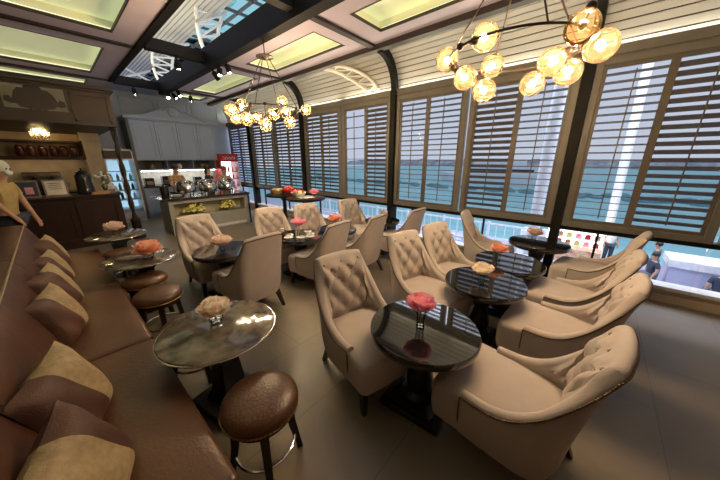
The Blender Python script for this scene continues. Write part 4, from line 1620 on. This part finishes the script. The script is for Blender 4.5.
def marble_table(x, y, lab):
    global MT
    if MT is None:
        t = thing('marble_table', lab, 'table', (x, y, 0), 12, 'round brown marble tables by the sofa')
        MB().lathe([(.31, TZ - .026), (.345, TZ - .022), (.35, TZ - .012), (.345, TZ - .002), (.34, TZ), (0, TZ)], n=56).build('marble_top', 'marble_brown', t, True)
        MB().tube([(.349 * math.cos(2 * PI * i / 56), .349 * math.sin(2 * PI * i / 56), TZ - .011) for i in range(56)], .005, 6, True).build('metal_rim', 'chrome', t, True)
        m = MB()
        m.rings([[(sx * s_, sy * s_, z) for sx, sy in ((-1, -1), (1, -1), (1, 1), (-1, 1))] for s_, z in ((.11, .06), (.08, .12), (.062, .34), (.07, .46), (.13, .575))], True, True, True)
        m.build('pedestal', 'wood_black', t)
        MB().box((0, 0, .03), (.36, .36, .06), None, .008).build('plinth', 'wood_black', t)
        MT = t
        return t
    t = copy_tree(MT)
    t.location = (x, y, 0)
    t['label'] = lab
    return t


marble_table(.52, 1.69, 'nearest round brown marble table, with slatted reflections on its top')
marble_table(.48, 3.70, 'middle round brown marble table, beside the far stools')
marble_table(.46, 5.20, 'farthest round brown marble table, in front of the bar')
for (x, y, r, m_, s_, lab) in ((.53, 1.76, .075, 'cream_petal', 31, 'nearest'), (.53, 3.58, .10, 'orange_petal', 32, 'middle'), (.46, 5.2, .09, 'peach', 33, 'farthest')):
    flower(x, y, TZ, .06 + r, r, m_, s_, '%s flower in a round bowl on the %s marble table' % ({31: 'pale peach', 32: 'orange peach', 33: 'soft peach'}[s_], lab), True)
    vase(x, y, TZ, .085, .048, 'round glass bowl vase on the %s marble table' % lab, True)

ST = None


def stool(x, y, rz, lab):
    global ST
    if ST is None:
        t = thing('leather_stool', lab, 'stool', (x, y, 0), rz, 'round brown leather stools')
        MB().lathe([(.17, .385), (.188, .39), (.195, .405), (.197, .42), (.190, .445), (.165, .468), (.11, .484), (.05, .49), (0, .491)], n=44).build('seat', 'leather', t, True)
        m = beads([Vector((.197 * math.cos(2 * PI * i / 56), .197 * math.sin(2 * PI * i / 56), .402)) for i in range(57)], 60, .006)
        m.build('nailhead_trim', 'brass', t)
        MB().lathe([(.15, .345), (.172, .35), (.172, .386), (.15, .388)], n=36).build('seat_rail', 'wood_black', t, True)
        for i in range(4):
            a = R(45 + 90 * i)
            c_, s_ = math.cos(a), math.sin(a)
            L = []
            for f_, z, s in ((.135, .37, .022), (.15, .2, .02), (.185, 0, .015)):
                p = Vector((f_ * c_, f_ * s_, z))
                d, e = Vector((c_, s_, 0)) * s, Vector((-s_, c_, 0)) * s
                L.append([p - d - e, p + d - e, p + d + e, p - d + e])
            MB().rings(L, True, True, True).build('leg', 'wood_black', t)
        MB().tube([(.158 * math.cos(2 * PI * i / 44), .158 * math.sin(2 * PI * i / 44), .13) for i in range(44)], .008, 8, True).build('foot_ring', 'chrome', t, True)
        ST = t
        return t
    t = copy_tree(ST)
    t.location = (x, y, 0)
    t.rotation_euler = (0, 0, R(rz))
    t['label'] = lab
    return t


stool(.48, 1.13, 20, 'nearest brown leather stool, standing clear in front of the marble table')
stool(.46, 2.14, 50, 'brown leather stool tucked under the far edge of the nearest marble table')
stool(.43, 2.93, 35, 'brown leather stool standing clear in front of the middle marble table')
stool(.43, 3.43, 10, 'brown leather stool half hidden under the middle marble table')
stool(.42, 4.70, 30, 'brown leather stool in front of the farthest marble table')

# ------------------------------------------------------------------ chandeliers
def chandelier(name, cx, cy, zr, ztop, globes, joints, lab):
    t = thing(name, lab, 'chandelier', (cx, cy, ztop))
    o = Vector((cx, cy, ztop))
    zp = ztop - .42
    m = MB()
    m.tube([(0, 0, 0), (0, 0, -.20)], .008, 8)
    m.build('drop_rod', 'dark_bronze', t, True)
    MB().lathe([(.03, -.18), (.05, -.19), (.12, -.21), (.125, -.225), (.05, -.25), (.0, -.26)], n=24).build('canopy_plate', 'dark_bronze', t, True)
    rr = .46
    MB().tube([(rr * math.cos(2 * PI * i / 48), rr * math.sin(2 * PI * i / 48), zr - ztop) for i in range(48)], .008, 8, True).build('ring_arm', 'dark_bronze', t, True)
    for i in range(4):
        a = R(35 + 90 * i)
        MB().tube([(.06 * math.cos(a), .06 * math.sin(a), -.235), (rr * math.cos(a), rr * math.sin(a), zr - ztop)], .006, 6).build('hanging_rod', 'dark_bronze', t, True)
    for g in globes:
        p = Vector(g) - o
        a = math.atan2(p.y, p.x)
        # nearest point of the ring carries the joint
        j = Vector((rr * math.cos(a), rr * math.sin(a), zr - ztop))
        d = (p - j)
        L = d.length
        d.normalize()
        arm = MB()
        arm.ball(j, .026, seg=10, rings=8)
        arm.tube([j, p - d * .085], .008, 6)
        arm.lathe([(.02, 0), (.03, .015), (.03, .04), (.018, .05)], p - d * .115, 12, d.to_track_quat('Z', 'Y').to_matrix())
        lamp = arm.build('globe_arm', 'dark_bronze', t, True)
        MB().ball(p, .092, (1, 1, 1), 24, 16).build('glass_globe', 'globe_glass', lamp, True)
        MB().ball(p - d * .01, .024, (1, 1, 1), 10, 8).build('light_bulb', 'bulb', lamp, True)
    return t


GN = [(2.42, 1.15, 2.457), (2.28, 0.807, 2.496), (2.45, 0.992, 2.302), (2.7, 0.868, 2.42), (2.6, 0.876, 2.214), (2.3, 0.248, 2.414), (2.42, 0.144, 2.324), (2.5, 0.401, 2.309), (2.68, 0.318, 2.27), (2.75, 0.553, 2.242)]
GF = [(2.217, 4.4, 2.472), (1.919, 4.15, 2.337), (2.409, 4.3, 2.297), (2.949, 4.4, 2.634), (3.147, 4.0, 2.472), (2.629, 3.75, 2.212), (2.155, 3.65, 2.12), (2.455, 3.9, 2.321), (1.963, 3.8, 2.192), (2.072, 4.35, 2.266), (2.945, 4.3, 2.432)]
chandelier('globe_chandelier', 2.5, .66, 2.42, 3.33, GN, None, 'bronze chandelier of amber glass globes, nearer the camera')
chandelier('globe_chandelier', 2.48, 4.06, 2.40, 3.33, GF, None, 'bronze chandelier of amber glass globes, hanging toward the island')


# ------------------------------------------------------------------ spotlights
def spot(x, y, z, dx, dy, lab, lit=True):
    t = thing('spotlight', lab, 'spotlight', (x, y, z), 0, 'black spotlights on the steel beams')
    d = Vector((dx, dy, -1)).normalized()
    q = d.to_track_quat('Z', 'Y').to_matrix()
    MB().tube([(0, 0, 0), (0, 0, -.06)], .012).build('bracket', 'steel_dark', t)
    MB().lathe([(.03, 0), (.045, .01), (.045, .15), (.036, .15), (.034, .12)], (0, 0, -.06), 16, q).build('lamp_can', 'steel_dark', t, True)
    if lit:
        MB().lathe([(.033, 0), (.033, .006)], Vector((0, 0, -.06)) + d * .128, 14, q).build('lamp_face', 'spot_face', t)


SPW = ['first black spotlight of the trio on the beam above the cabinets', 'middle black spotlight of the trio on the beam', 'last black spotlight of the trio on the beam toward the chandelier']
for k, y in enumerate((5.95, 5.65, 5.35)):
    spot(2.5, y, 3.33, (.5, -.3, .1)[k], -.35, SPW[k], k > 0)
spot(2.47, 8.75, 3.33, -.4, -.9, 'bright spotlight at the far end of the steel beam')
spot(2.52, 8.2, 3.33, .2, -.7, 'spotlight next to the bright one at the beam end')
spot(2.62, 8.95, 3.40, .5, -.5, 'small spotlight at the far end behind the bright one')
spot(1.95, 6.08, 3.42, 0, -.1, 'black can spotlight hanging in the middle of the skylight bar')
spot(1.85, 9.15, 3.42, 0, -.1, 'black can spotlight under the far end of the skylight')
spot(3.1, 9.1, 3.44, 0, -.1, 'black can spotlight near the last lit ceiling tray')
